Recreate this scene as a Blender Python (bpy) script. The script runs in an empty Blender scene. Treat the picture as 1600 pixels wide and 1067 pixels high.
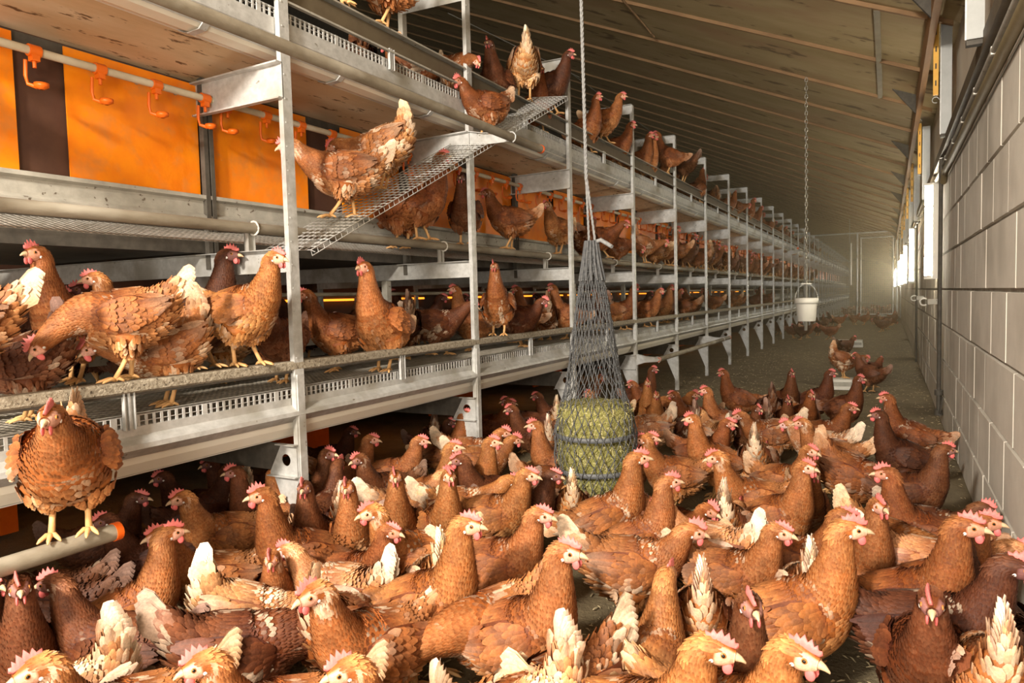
import bpy, math, random
import numpy as np
from mathutils import Matrix, Vector, noise
PI = math.pi
R0 = random.Random(7)
SC = bpy.context.scene
COL = SC.collection
# ---------------------------------------------------------------- camera
FPX = 1110.0; EYE = 1.05
_Y = np.array([1388-800, 533-450, -FPX]); _Y /= np.linalg.norm(_Y)
_r = .026; _u = np.array([-math.sin(_r), math.cos(_r), 0.]); _u[2] = -(_u[0]*_Y[0]+_u[1]*_Y[1])/_Y[2]; _u /= np.linalg.norm(_u)
_X = np.cross(_Y, _u)
CM = np.stack([_X, _Y, _u], 1)          # camera coords = CM @ world
CP = np.array([0, 0, EYE])
cam = bpy.data.objects.new('camera', bpy.data.cameras.new('camera')); COL.objects.link(cam)
cam.matrix_world = Matrix([list(CM.T[i])+[CP[i]] for i in range(3)]+[[0, 0, 0, 1]])
cam.data.sensor_width = 36; cam.data.lens = FPX/1600*36; cam.data.clip_start = .02; cam.data.clip_end = 200
SC.camera = cam
cam.data.dof.use_dof = True; cam.data.dof.focus_distance = 3.2; cam.data.dof.aperture_fstop = 14
def ray(x, y): return CM.T @ np.array([x-800, 533-y, -FPX])
def hitz(x, y, z): d = ray(x, y); return CP+d*((z-EYE)/d[2])
def hitx(x, y, X): d = ray(x, y); return CP+d*(X/d[0])
def hity(x, y, Y): d = ray(x, y); return CP+d*(Y/d[1])
# ---------------------------------------------------------------- world, lights, exposure
SC.view_settings.view_transform = 'Standard'; SC.view_settings.look = 'None'
SC.view_settings.gamma = 1; SC.view_settings.use_curve_mapping = False
SC.view_settings.exposure = EXPOSURE = 0.15
W = bpy.data.worlds.new('world'); SC.world = W; W.use_nodes = True
W.node_tree.nodes['Background'].inputs[0].default_value = (1, .84, .66, 1)
W.node_tree.nodes['Background'].inputs[1].default_value = .62
SC.cycles.use_adaptive_sampling = True; SC.cycles.adaptive_threshold = .03; SC.cycles.max_bounces = 5; SC.cycles.diffuse_bounces = 2; SC.cycles.glossy_bounces = 2; SC.cycles.transmission_bounces = 2; SC.cycles.volume_bounces = 0; SC.cycles.sample_clamp_indirect = 4
def area(name, loc, to, size, e, col):
    l = bpy.data.lights.new(name, 'AREA'); l.energy = e; l.size = size; l.color = col
    o = bpy.data.objects.new(name, l); COL.objects.link(o); o.location = loc
    o.rotation_euler = (Vector(to)-Vector(loc)).to_track_quat('-Z', 'Y').to_euler(); return o
area('strobe_key', (-1.1, -1.9, 2.75), (-1.6, 4.0, .6), .4, 340, (1, .91, .79))  # strobe high behind the camera, inferred from the cast shadows
area('added_fill_light', (-.25, -1.2, 1.15), (-1.3, 6, 1.6), .8, 75, (1, .90, .76))  # fill added near the camera to lift undersides and hen fronts
# ---------------------------------------------------------------- helpers
def link(o, parent=None, loc=None):
    COL.objects.link(o)
    if parent is not None: o.parent = parent
    if loc is not None: o.location = loc
    return o
def empty(name, loc=(0, 0, 0)):
    o = bpy.data.objects.new(name, None); COL.objects.link(o); o.location = loc; o.empty_display_size = .05; return o
def tag(o, label=None, cat=None, group=None, kind=None):
    if label: o['label'] = label
    if cat: o['category'] = cat
    if group: o['group'] = group
    if kind: o['kind'] = kind
    return o
class G:
    def __init__(s): s.v = []; s.f = []; s.s = []
    def add(s, V, F, smooth=False):
        o = len(s.v); s.v += [tuple(map(float, p)) for p in V]; s.f += [tuple(o+i for i in f) for f in F]; s.s += [smooth]*len(F)
    def box(s, a, b):
        x0, y0, z0 = a; x1, y1, z1 = b
        s.add([(x0,y0,z0),(x1,y0,z0),(x1,y1,z0),(x0,y1,z0),(x0,y0,z1),(x1,y0,z1),(x1,y1,z1),(x0,y1,z1)],
              [(0,3,2,1),(4,5,6,7),(0,1,5,4),(1,2,6,5),(2,3,7,6),(3,0,4,7)])
        return s
    def prism(s, poly, y0, y1, axis='y'):
        """poly of (x,z) extruded along y (or (y,z) along x, (x,y) along z)"""
        n = len(poly)
        if axis == 'y': A = [(p[0], y0, p[1]) for p in poly]; B = [(p[0], y1, p[1]) for p in poly]
        elif axis == 'x': A = [(y0, p[0], p[1]) for p in poly]; B = [(y1, p[0], p[1]) for p in poly]
        else: A = [(p[0], p[1], y0) for p in poly]; B = [(p[0], p[1], y1) for p in poly]
        s.add(A+B, [(i, (i+1) % n, n+(i+1) % n, n+i) for i in range(n)]+[tuple(range(n))[::-1], tuple(range(n, 2*n))]); return s
    def sheet(s, path, y0, y1, t=.0015):
        """folded sheet metal: open path of (x,z) given thickness t, extruded along y"""
        P = [np.array(p, float) for p in path]; L = []; Rr = []
        for i, p in enumerate(P):
            d = P[min(i+1, len(P)-1)]-P[max(i-1, 0)]; d /= np.linalg.norm(d); nrm = np.array([-d[1], d[0]])*t
            L.append(p+nrm); Rr.append(p-nrm)
        for i in range(len(P)-1):
            q = [L[i], L[i+1], Rr[i+1], Rr[i]]
            s.prism([tuple(a) for a in q], y0, y1)
        return s
    def tube(s, pts, r, n=8, cap=True, smooth=True):
        pts = [np.array(p, float) for p in pts]; V = []; F = []
        for i, p in enumerate(pts):
            t = pts[min(i+1, len(pts)-1)]-pts[max(i-1, 0)]; t /= np.linalg.norm(t)+1e-9
            a = np.cross(t, (0, 0, 1)) if abs(t[2]) < .9 else np.cross(t, (0, 1, 0)); a /= np.linalg.norm(a); b = np.cross(t, a)
            rr = r[i] if hasattr(r, '__len__') else r
            for k in range(n):
                q = 2*PI*k/n; V.append(p+rr*(math.cos(q)*a+math.sin(q)*b))
        for i in range(len(pts)-1):
            for k in range(n): F.append((i*n+k, i*n+(k+1) % n, (i+1)*n+(k+1) % n, (i+1)*n+k))
        s.add(V, F, smooth)
        if cap: s.add([V[k] for k in range(n)]+[V[-n+k] for k in range(n)], [tuple(range(n))[::-1], tuple(range(n, 2*n))])
        return s
    def lathe(s, prof, c, n=24, smooth=True):
        V = []; F = []
        for r, z in prof:
            for k in range(n): V.append((c[0]+r*math.cos(2*PI*k/n), c[1]+r*math.sin(2*PI*k/n), c[2]+z))
        for i in range(len(prof)-1):
            for k in range(n): F.append((i*n+k, i*n+(k+1) % n, (i+1)*n+(k+1) % n, (i+1)*n+k))
        s.add(V, F, smooth); return s
    def mesh(s, name, mat):
        me = bpy.data.meshes.new(name); me.from_pydata(s.v, [], s.f)
        if mat: me.materials.append(mat)
        me.polygons.foreach_set('use_smooth', s.s); me.update(); return me
    def obj(s, name, mat, parent=None, loc=None): return link(bpy.data.objects.new(name, s.mesh(name, mat)), parent, loc)
def inst(name, me, parent=None, loc=None, scale=None):
    o = link(bpy.data.objects.new(name, me), parent, loc)
    if scale is not None: o.scale = scale
    return o
# ---------------------------------------------------------------- materials
def mat(name, c1, c2=None, scale=6, rough=.6, metal=0., bump=0., bscale=60, stretch=(1,1,1), spots=None, sscale=30, sthr=.64, coords='Object', detail=6, lo=.35, hi=.65, c3=None, c3scale=2, emit=None, spec=.4):
    m = bpy.data.materials.new(name); m.use_nodes = True; nt = m.node_tree; N = nt.nodes; L = nt.links; b = N['Principled BSDF']
    b.inputs['Roughness'].default_value = rough; b.inputs['Metallic'].default_value = metal; b.inputs['Specular IOR Level'].default_value = spec
    b.inputs['Base Color'].default_value = (*c1, 1)
    if emit: b.inputs['Emission Color'].default_value = (*emit[0], 1); b.inputs['Emission Strength'].default_value = emit[1]; return m
    if coords == 'World': tc = N.new('ShaderNodeNewGeometry'); vec = tc.outputs['Position']
    else: tc = N.new('ShaderNodeTexCoord'); vec = tc.outputs[coords]
    mp = N.new('ShaderNodeMapping'); mp.inputs['Scale'].default_value = stretch; L.new(vec, mp.inputs[0])
    def nz(sc, det=detail):
        n = N.new('ShaderNodeTexNoise'); n.inputs['Scale'].default_value = sc; n.inputs['Detail'].default_value = det; n.inputs['Roughness'].default_value = .62; L.new(mp.outputs[0], n.inputs['Vector']); return n.outputs[0]
    def rng(s, a, z, o0=0, o1=1):
        r = N.new('ShaderNodeMapRange'); r.inputs[1].default_value = a; r.inputs[2].default_value = z; r.inputs[3].default_value = o0; r.inputs[4].default_value = o1; L.new(s, r.inputs[0]); return r.outputs[0]
    def mix(f, a, bb):
        x = N.new('ShaderNodeMix'); x.data_type = 'RGBA'; L.new(f, x.inputs[0])
        for s, k in ((a, 6), (bb, 7)):
            if isinstance(s, tuple): x.inputs[k].default_value = (*s, 1)
            else: L.new(s, x.inputs[k])
        return x.outputs[2]
    col = mix(rng(nz(scale), lo, hi), c1, c2 or c1)
    if c3: col = mix(rng(nz(c3scale, 3), .5, .68), col, c3)
    if spots: col = mix(rng(nz(sscale, 4), sthr, sthr+.04), col, spots)
    L.new(col, b.inputs['Base Color'])
    if bump:
        bp = N.new('ShaderNodeBump'); bp.inputs['Strength'].default_value = bump; bp.inputs['Distance'].default_value = .01; L.new(nz(bscale), bp.inputs['Height']); L.new(bp.outputs[0], b.inputs['Normal'])
    return m
M_galv = mat('galvanised_steel', (.50,.50,.48), (.66,.66,.64), 35, .5, .3, .08, 90, spots=(.20,.17,.12), sscale=26, sthr=.68, c3=(.34,.31,.25), c3scale=3)
M_galvd = mat('dusty_steel', (.36,.34,.29), (.50,.475,.41), 14, .65, .15, .15, 90, spots=(.13,.10,.07), sscale=40, sthr=.64)
M_crust = mat('crusted_perch', (.24,.20,.14), (.50,.44,.34), 70, .9, 0, .7, 140, spots=(.08,.06,.04), sscale=110, sthr=.60)
M_pipe = mat('dusty_pipe', (.20,.165,.115), (.34,.295,.22), 9, .7, .15, .2, 60, stretch=(1,.5,1), c3=(.46,.42,.34), c3scale=6)
M_wire = mat('mesh_wire', (.42,.40,.36), (.26,.24,.2), 40, .5, .4)
M_wired = mat('dirty_mesh_wire', (.20,.175,.13), (.34,.31,.26), 30, .75, .2)
M_orange = mat('orange_curtain_plastic', (1.0,.29,.004), (.92,.22,.004), 7, .42, 0, .1, 30, c3=(.80,.25,.035), c3scale=9, spots=(.62,.33,.12), sscale=60, sthr=.70)
M_orangep = mat('orange_moulded_plastic', (.86,.17,.01), (.75,.13,.01), 12, .4)
M_cap = mat('orange_end_cap', (.9,.14,.008), (.8,.12,.01), 12, .4)
M_brown = mat('brown_curtain', (.075,.032,.02), (.10,.045,.026), 10, .6)
M_belt = mat('cream_belt', (.93,.89,.78), (.88,.82,.68), 4, .42, 0, .05, 30)
M_board = mat('stained_underside', (.70,.50,.31), (.56,.38,.21), 5, .6, 0, .1, 40, stretch=(2.2,.6,1), spots=(.18,.10,.05), sscale=16, sthr=.605, c3=(.76,.60,.42), c3scale=2.5)
M_pvc = mat('drinker_pvc', (.66,.58,.44), (.52,.44,.31), 14, .5)
M_dark = mat('dark_steel', (.06,.052,.042), (.10,.088,.07), 20, .7)
M_block = mat('pale_block', (.64,.585,.50), (.74,.685,.59), 4, .85, 0, .25, 160, coords='World', spots=(.30,.26,.2), sscale=55, sthr=.71, c3=(.50,.455,.38), c3scale=1.2)
M_mortar = mat('mortar', (.46,.42,.35), (.26,.23,.18), 14, .95, 0, .5, 80, coords='World')
M_roof = mat('roof_board', (.42,.32,.165), (.52,.41,.23), 2.4, .8, 0, .12, 40, coords='World', stretch=(.6,1.6,1), spots=(.22,.155,.085), sscale=3.2, sthr=.60, c3=(.44,.30,.17), c3scale=1.1)
M_batten = mat('timber_batten', (.36,.215,.105), (.25,.145,.07), 8, .75, 0, .2, 50, coords='World', stretch=(.3,3,1))
M_timber = mat('timber_plate', (.42,.22,.09), (.31,.16,.065), 6, .7, 0, .2, 50, coords='World', stretch=(3,.3,3))
M_floor = mat('litter_ground', (.145,.110,.060), (.225,.175,.10), 5, .97, 0, .9, 60, coords='World', spots=(.36,.29,.17), sscale=75, sthr=.655, c3=(.18,.14,.075), c3scale=1.5)
M_straw = mat('straw_chip', (.50,.41,.24), (.33,.26,.15), 9, .9, coords='World')
M_white = mat('white_plastic', (.80,.77,.70), (.74,.71,.63), 9, .4)
M_panel = mat('cream_panel', (.78,.70,.58), (.70,.61,.49), 3, .6)
M_grey = mat('grey_hood', (.42,.43,.42), (.35,.36,.35), 9, .5, .2)
M_darkbrown = mat('brown_channel_rail_shade', (.095,.07,.042), (.13,.10,.06), 10, .6)
M_olive = mat('olive_conduit', (.20,.155,.08), (.26,.205,.11), 8, .6)
M_yellow = mat('yellow_slotted_strip', (.90,.50,.08), (.80,.42,.07), 8, .55)
M_tube = mat('fluorescent_tube', (1,1,1), emit=((1,.90,.70), 120))
M_glow = mat('orange_light_slot', (1,.4,.05), emit=((1,.30,.02), 2.2))
M_glow2 = mat('orange_lamp', (1,.4,.05), emit=((1,.32,.04), 10))
M_chain = mat('chain_steel', (.55,.52,.46), (.4,.38,.33), 50, .35, .8)
M_rope = mat('grey_rope', (.25,.25,.25), (.38,.38,.37), 60, .85, 0, .5, 200)
M_net = mat('grey_net_cord', (.085,.09,.095), (.15,.15,.15), 60, .85)
M_bale = mat('lucerne_bale', (.38,.36,.11), (.22,.20,.06), 60, .95, 0, 1., 120, spots=(.66,.58,.30), sscale=70, sthr=.57)
M_strap = mat('grey_strap', (.13,.135,.14), (.17,.175,.18), 20, .5)
# ---------------------------------------------------------------- setting
def wavy(x, y): return .012*noise.noise((x*1.7, y*1.7, 3))+.005*noise.noise((x*6, y*6, 9))
fl = G(); xs = np.linspace(-10, .6, 72); ys = np.concatenate([np.linspace(-3, 12, 110), np.linspace(12.4, 62, 60)])
fl.add([(x, y, wavy(x, y)-.006) for y in ys for x in xs], [(j*72+i, j*72+i+1, (j+1)*72+i+1, (j+1)*72+i) for j in range(len(ys)-1) for i in range(71)], True)
floor = fl.obj('floor', M_floor); tag(floor, kind='structure')
st = G()
for i in range(9000):
    y = .9+20*R0.random()**2.0; x = R0.uniform(-2.6, .36); a = R0.uniform(0, PI); L = R0.uniform(.004, .014); w = R0.uniform(.001, .0024); z = wavy(x, y)+.001
    dx, dy = math.cos(a)*L, math.sin(a)*L; ex, ey = -math.sin(a)*w, math.cos(a)*w; t = R0.uniform(0, .006)
    st.add([(x-dx-ex, y-dy-ey, z), (x+dx-ex, y+dy-ey, z+t), (x+dx+ex, y+dy+ey, z+t+.001), (x-dx+ex, y-dy+ey, z+.001), (x, y, z+.003+t)], [(0,1,4),(1,2,4),(2,3,4),(3,0,4)])
tag(st.obj('straw_litter', M_straw), 'pale straw chips and feed flakes strewn over the brown litter floor', 'straw', kind='stuff')
# block wall
WX = .368; WTOP = 1.86
wall = G().box((WX+.012, -3, 0), (WX+.25, 62, WTOP)).obj('wall_right', M_mortar); tag(wall, kind='structure')
BL, BH = .405, .2655
zs = [0]+[.2355+BH*k for k in range(7)]
bm_ = {}
def block_mesh(L, h):
    key = (round(L, 3), round(h, 3))
    if key not in bm_:
        g = G(); b = .004
        x1 = 0; x0 = .02; a0, a1 = .0025, L-.0025; c0, c1 = .005, h-.005
        g.add([(x0,a0,c0),(x0,a1,c0),(x0,a1,c1),(x0,a0,c1),(x1,a0+b,c0+b),(x1,a1-b,c0+b),(x1,a1-b,c1-b),(x1,a0+b,c1-b)],
              [(4,7,6,5),(0,4,5,1),(1,5,6,2),(2,6,7,3),(3,7,4,0)])
        bm_[key] = g.mesh('block', M_block)
    return bm_[key]
for r in range(7):
    z0 = zs[r]; h = zs[r+1]-z0; off = (.5 if r % 2 else 0)*BL
    far = G()
    y = .4+off
    while y < 60:
        if y < 14.5: inst('block', block_mesh(BL, h), wall, (WX+R0.uniform(-.0015, .0015), y, z0))
        else:
            far.box((WX, y+.003, z0+.004), (WX+.02, y+BL-.003, z0+h-.004))
        y += BL
    tag(far.obj('far_block_course', M_block, wall), kind='stuff')
# upper wall band
up = G().box((.40, -3, WTOP), (.5, 62, 3.0)).obj('trim_1', M_panel); tag(up, kind='structure')
# roof
ZE, SL, XE = 2.80, .43, .26
def rz(x): return ZE+SL*(XE-x)
ce = G().prism([(.6, rz(.6)+.02), (.6, rz(.6)+.12), (-10, rz(-10)+.12), (-10, rz(-10)+.02)], -3, 62).obj('ceiling', M_dark); tag(ce, kind='structure')
PY = [5.49+1.265*k for k in range(-4, 45)]
pan = G(); Lp = 1.265
pan.prism([(.42, rz(.42)), (.42, rz(.42)+.022), (-9.9, rz(-9.9)+.022), (-9.9, rz(-9.9))], .014, Lp-.014)
pm = pan.mesh('roof_panel', M_roof)
bt = G(); bt.prism([(.36, rz(.36)-.03), (.36, rz(.36)+.02), (-9.9, rz(-9.9)+.02), (-9.9, rz(-9.9)-.03)], -.016, .016); btm = bt.mesh('roof_batten', M_batten)
for y in PY:
    inst('roof_panel', pm, ce, (0, y, R0.uniform(-.003, .003)))
    inst('roof_batten', btm, ce, (0, y, 0))
G().box((.215, -3, ZE-.17), (.255, 62, ZE+.02)).obj('wall_plate', M_timber, ce)
for k in range(16):   # dark triangular brackets at the eaves
    y = 5.0+2.63*k
    g = G().prism([(.22, ZE-.16), (.22, ZE+.02), (.02, rz(.02))], y, y+.03); g.obj('eave_bracket', M_dark, ce)
g = G().box((-.02, 0, -.02), (.02, 2.5, -.0)); s_ = g.obj('roof_strip', M_olive, ce, (-.08, 5.5, rz(-.08)-.012))
wl = G().box((-10.1, -3, 0), (-10, 62, 7.3)).obj('wall_left', M_dark); tag(wl, kind='structure')
we = G().box((-10, 61.9, 0), (.6, 62, 7.3)).obj('wall_back', M_roof); tag(we, kind='structure')
# ---------------------------------------------------------------- aviary
av = empty('aviary_rack', (-2.03, 2.05, 0)); av.location = (0, 0, 0)
tag(av, 'long three tier galvanised steel aviary rack with wire decks and orange nest curtains on left', 'aviary')
PYs = [.65, 2.05, 3.41, 4.80, 6.25, 7.69, 9.14, 10.63]
while len(PYs) < 32: PYs.append(PYs[-1]+1.492)
PX = -2.03
def shared(g, name, m): return g.mesh(name, m)
# post: lipped C section facing the aisle
def csec(g, z0, z1, dx=0, w=.024):
    g.box((PX-.022+dx, -w, z0), (PX+.0+dx, -w+.003, z1)); g.box((PX-.022+dx, w-.003, z0), (PX+dx, w, z1)); g.box((PX-.003+dx, -w+.003, z0), (PX+dx, w-.003, z1))
    g.box((PX-.022+dx, -w+.003, z0), (PX-.019+dx, -w+.01, z1))
    return g
post = csec(G(), .0, 2.745); 
for i in range(30):
    z = .12+i*.09
    post.tube([(PX, -.012, z), (PX+.0025, -.012, z)], .0035, 6)
pmesh = shared(post, 'post', M_galv)
spl = csec(G(), .0, .775, .006, .018); splm = shared(spl, 'post_sleeve', M_galv)
# foot plate with a hole and a tapering leg below
def plate_with_hole(g, poly, c, r, x0, x1, yv=0, n=16):
    """plate in the XZ plane (thickness along y yv..yv+.004)"""
    pts = []
    m_ = len(poly)
    ring = [(c[0]+r*math.cos(2*PI*k/n), c[1]+r*math.sin(2*PI*k/n)) for k in range(n)]
    def edge(a):
        d = np.array([math.cos(a), math.sin(a)]); best = 9
        for i in range(m_):
            p = np.array(poly[i])-c; q = np.array(poly[(i+1) % m_])-c; e = q-p; den = d[0]*e[1]-d[1]*e[0]
            if abs(den) < 1e-9: continue
            t = (p[0]*e[1]-p[1]*e[0])/den; s = (p[0]*d[1]-p[1]*d[0])/den
            if t > 0 and -1e-6 <= s <= 1+1e-6: best = min(best, t)
        return (c[0]+d[0]*best, c[1]+d[1]*best)
    angs = sorted(set([round(2*PI*k/n, 5) for k in range(n)]+[round(math.atan2(p[1]-c[1], p[0]-c[0]) % (2*PI), 5) for p in poly]))
    V = []; F = []
    for y in (yv, yv+.004):
        for a in angs:
            V.append((c[0]+r*math.cos(a), y, c[1]+r*math.sin(a))); e = edge(a); V.append((e[0], y, e[1]))
    k = len(angs)
    for i in range(k):
        j = (i+1) % k
        F += [(2*i, 2*i+1, 2*j+1, 2*j), (2*k+2*i, 2*k+2*j, 2*k+2*j+1, 2*k+2*i+1), (2*i+1, 2*k+2*i+1, 2*k+2*j+1, 2*j+1), (2*i, 2*j, 2*k+2*j, 2*k+2*i)]
    g.add(V, F)
fp = G(); c_ = np.array([PX-.062, .437])
plate_with_hole(fp, [(PX-.004, .375), (PX-.004, .50), (PX-.085, .50), (PX-.15, .385), (PX-.15, .375)], c_, .024, 0, 0, -.03)
fp.box((PX-.15, -.05, .371), (PX, -.026, .375)); fp.box((PX-.10, -.05, .498), (PX, -.026, .502))
fpm = shared(fp, 'foot_bracket', M_galv)
leg = G().prism([(PX-.004, .375), (PX-.135, .375), (PX-.028, .12), (PX-.028, 0), (PX-.004, 0)], -.028, -.024); legm = shared(leg, 'foot_plate', M_galv)
under = G().prism([(PX-.1, .50), (PX-.1, .39), (-4.45, .39), (-4.45, .50)], -.022, -.018); underm = shared(under, 'under_beam', M_dark)
beam = G().box((-4.48, -.02, 1.172), (PX+.001, -.017, 1.262)); beam.box((-4.48, -.05, 1.259), (PX-.02, -.02, 1.262)); beam.box((-4.48, -.03, 1.172), (PX-.02, -.02, 1.175))
beamm = shared(beam, 'cross_beam', M_galv)
tb_ = G().prism([(PX, 2.665), (PX, 2.745), (-2.46, 2.745), (-2.46, 2.675)], -.022, -.018); tb_.box((-2.46, -.05, 2.742), (PX, -.02, 2.745)); tbm = shared(tb_, 'top_bar', M_galv)
ba = G().box((-2.48, -.02, 2.0), (-2.45, .02, 2.745)); bam = shared(ba, 'inner_post', M_galvd)
gus = G().prism([(PX, 1.83), (PX, 1.962), (-2.52, 1.952), (-2.52, 1.825)], -.022, -.018); gus.prism([(PX+.0, 1.958), (PX, 1.964), (-2.52, 1.956), (-2.52, 1.950)], -.05, -.02); gus.prism([(PX+.0, 1.826), (PX, 1.832), (-2.52, 1.828), (-2.52, 1.822)], -.045, -.02)
gusm = shared(gus, 'gusset', M_galv)
npst = G().box((-2.50, -.025, 1.20), (-2.475, -.005, 1.98)); npst.box((-2.50, .004, 1.20), (-2.475, .022, 1.98)); npst.box((-2.51, -.01, 1.20), (-2.50, .01, 1.98)); npm = shared(npst, 'nest_post', M_dark)
inl = G().box((-2.66, -.03, .71), (-2.62, .01, 1.17)); inlm = shared(inl, 'inner_leg', M_galvd)
for i, y in enumerate(PYs):
    for nm, me in (('post', pmesh), ('post_sleeve', splm), ('foot_bracket', fpm), ('foot_plate', legm), ('under_beam', underm), ('cross_beam', beamm), ('top_bar', tbm), ('inner_post', bam), ('gusset', gusm), ('nest_post', npm), ('inner_leg', inlm)):
        inst(nm, me, av, (0, y, 0))
    if i < 14: inst('rear_post', pmesh, av, (-2.42, y, 0))
BLEN = 1.0   # every bay mesh is one unit long and stretched to its bay
def meshdeck(x0, x1, z0, z1, ny, nx, r, m, name):
    g = G()
    for i in range(ny+1):
        y = i/ny; q = r
        g.add([(x0, y-q, z0), (x0, y+q, z0), (x0, y, z0+q*1.6), (x1, y-q, z1), (x1, y+q, z1), (x1, y, z1+q*1.6)], [(0,3,4,1),(1,4,5,2),(2,5,3,0)])
    for i in range(nx+1):
        f = i/nx; x = x0+(x1-x0)*f; z = z0+(z1-z0)*f-r*.9; q = r
        g.add([(x-q, 0, z), (x+q, 0, z), (x, 0, z+q*1.6), (x-q, 1, z), (x+q, 1, z), (x, 1, z+q*1.6)], [(0,1,4,3),(1,2,5,4),(2,0,3,5)])
    return g.mesh(name, m)
deck1n = meshdeck(-2.075, -3.3, .712, .712, 56, 44, .0013, M_wired, 'wire_deck')
deck1f = meshdeck(-2.075, -3.3, .712, .712, 28, 22, .0018, M_wired, 'wire_deck')
deck2n = meshdeck(-2.25, -2.50, 1.292, 1.36, 56, 10, .0013, M_wire, 'nest_deck'); deck2f = meshdeck(-2.25, -2.50, 1.292, 1.36, 28, 5, .0018, M_wired, 'nest_deck')
deck3n = meshdeck(-2.06, -4.4, 2.165, 2.165, 56, 60, .0015, M_wired, 'top_deck'); deck3f = meshdeck(-2.06, -4.4, 2.165, 2.165, 20, 30, .0022, M_wired, 'top_deck')
# turned-down wire edge ("comb") along the deck fronts
def comb(x, zt, zb, n, name, m=None):
    g = G()
    for i in range(n):
        y = (i+.5)/n
        g.box((x-.0012, y-.0032, zb), (x+.0025, y+.0032, zt)); 
        if i % 12 == 0: g.box((x-.001, y-.007, zb-.004), (x+.004, y+.007, zt))
    for z in (zt-.001, (zt+zb)/2, zb+.003): g.box((x, 0, z-.0012), (x+.0018, 1, z+.0012))
    g.box((x-.020, 0, zt-.002), (x-.004, 1, zt-.001))
    return g.mesh(name, m or M_galv)
c1n = comb(PX-.032, .718, .676, 52, 'deck_edge'); c1f = comb(PX-.032, .718, .676, 26, 'deck_edge')
c3n = comb(PX-.032, 2.172, 2.128, 52, 'top_deck_edge'); c3f = comb(PX-.032, 2.172, 2.128, 26, 'top_deck_edge')
def sheetm(path, name, m, t=.0012): return G().sheet(path, 0, 1, t).mesh(name, m)
prof1 = sheetm([(PX-.06, .68), (PX-.026, .682), (PX-.026, .655), (PX+.004, .632), (PX+.006, .618), (PX-.028, .590), (PX-.06, .588)], 'front_profile', M_galv)
prof3 = sheetm([(PX-.06, 2.13), (PX-.026, 2.13), (PX-.026, 2.07), (PX-.045, 2.05), (PX-.026, 2.035), (PX-.05, 2.015)], 'upper_profile', M_galv)
belt1 = sheetm([(PX-.035, .60), (PX-.045, .565), (PX-.07, .530), (PX-.10, .524), (-3.3, .524)], 'lower_belt', M_belt, .002)
belt1e = G().box((PX-.104, 0, .5195), (PX-.085, 1, .5235)).mesh('belt_lip', M_white)
belt3 = sheetm([(PX-.035, 2.045), (PX-.042, 2.028), (PX-.07, 2.008), (PX-.12, 2.004), (-2.195, 2.018)], 'cream_belt_lip', M_belt, .002)
board3 = G().prism([(-2.195, 2.022), (-2.195, 2.030), (-2.60, 1.968), (-2.60, 1.960)], 0, 1).mesh('stained_board', M_board)
lip3 = G().box((-2.203, 0, 2.015), (-2.190, 1, 2.020)).mesh('white_lip', M_white)
wire1 = G().tube([(PX-.045, 0, .722), (PX-.045, 1, .722)], .0022, 6, False).mesh('edge_wire', M_galv)
rail1 = G().sheet([(PX-.055, .800), (PX-.055, .822), (PX-.045, .826), (PX-.004, .826), (PX-.001, .822), (PX-.001, .797), (PX-.014, .790)], 0, 1, .0015).mesh('perch_rail', M_crust)
rail1b = G().box((PX-.05, 0, .782), (PX-.012, 1, .794)).mesh('perch_rail_shade_web', M_dark)  # lower half of the rail coloured dark for the shade in the channel
rail3b = G().box((PX-.034, 0, 2.206), (PX-.029, 1, 2.292)).mesh('perch_rail_shade_web', M_darkbrown)  # shadow inside the upper channel painted in as a dark brown web
rail3 = G().sheet([(PX-.05, 2.29), (PX-.05, 2.305), (PX-.006, 2.305), (PX-.002, 2.296)], 0, 1, .0013).sheet([(PX-.03, 2.205), (PX-.004, 2.200), (PX-.004, 2.206)], 0, 1, .0013).mesh('upper_perch_rail', M_galvd)
stub1 = G().sheet([(0, -.02), (.012, -.02), (.012, -.004), (.0, -.004), (.0, .004), (.012, .004), (.012, .02), (0, .02)], 0, 1, .001)
def stub(z0, z1, x):
    g = G(); g.box((x-.014, -.018, z0), (x-.012, .018, z1)); g.box((x-.014, -.018, z0), (x, -.015, z1)); g.box((x-.014, .015, z0), (x, .018, z1)); g.box((x-.014, -.003, z0), (x-.002, .003, z1)); return g
stub1m = stub(.678, .797, PX-.006).mesh('rail_bracket', M_galv); stub3m = stub(2.12, 2.215, PX-.006).mesh('rail_bracket', M_galv)
prof2 = sheetm([(-2.50, 1.503), (-2.478, 1.503), (-2.478, 1.490), (-2.498, 1.482), (-2.498, 1.43), (-2.48, 1.418), (-2.48, 1.405)], 'nest_sill', M_galvd)
pipe2 = G().tube([(-2.22, 0, 1.352), (-2.22, 1, 1.352)], .0215, 12, False).mesh('landing_pipe', M_pipe)
drink = G().tube([(-2.42, 0, 1.878), (-2.42, 1, 1.878)], .0135, 10, False).mesh('drinker_pipe', M_pvc)
drink1 = G().tube([(-2.95, 0, 1.10), (-2.95, 1, 1.10)], .012, 8, False).mesh('inner_drinker_pipe', M_pvc)
trough = G().sheet([(-2.78, .90), (-2.77, .83), (-2.70, .83), (-2.69, .90)], 0, 1, .0015).mesh('feed_trough', M_galvd)
strap_m = G()
for a, b in (((PX-.02, 2.03), (PX-.06, 1.998)), ((PX-.06, 1.998), (PX-.12, 1.994)), ((PX-.12, 1.994), (-2.195, 2.010))):
    strap_m.prism([(a[0], a[1]), (a[0]-.004, a[1]+.002), (b[0]-.004, b[1]+.004), b], -.014, .014)
strap_m = strap_m.mesh('belt_strap', M_galv)
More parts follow.
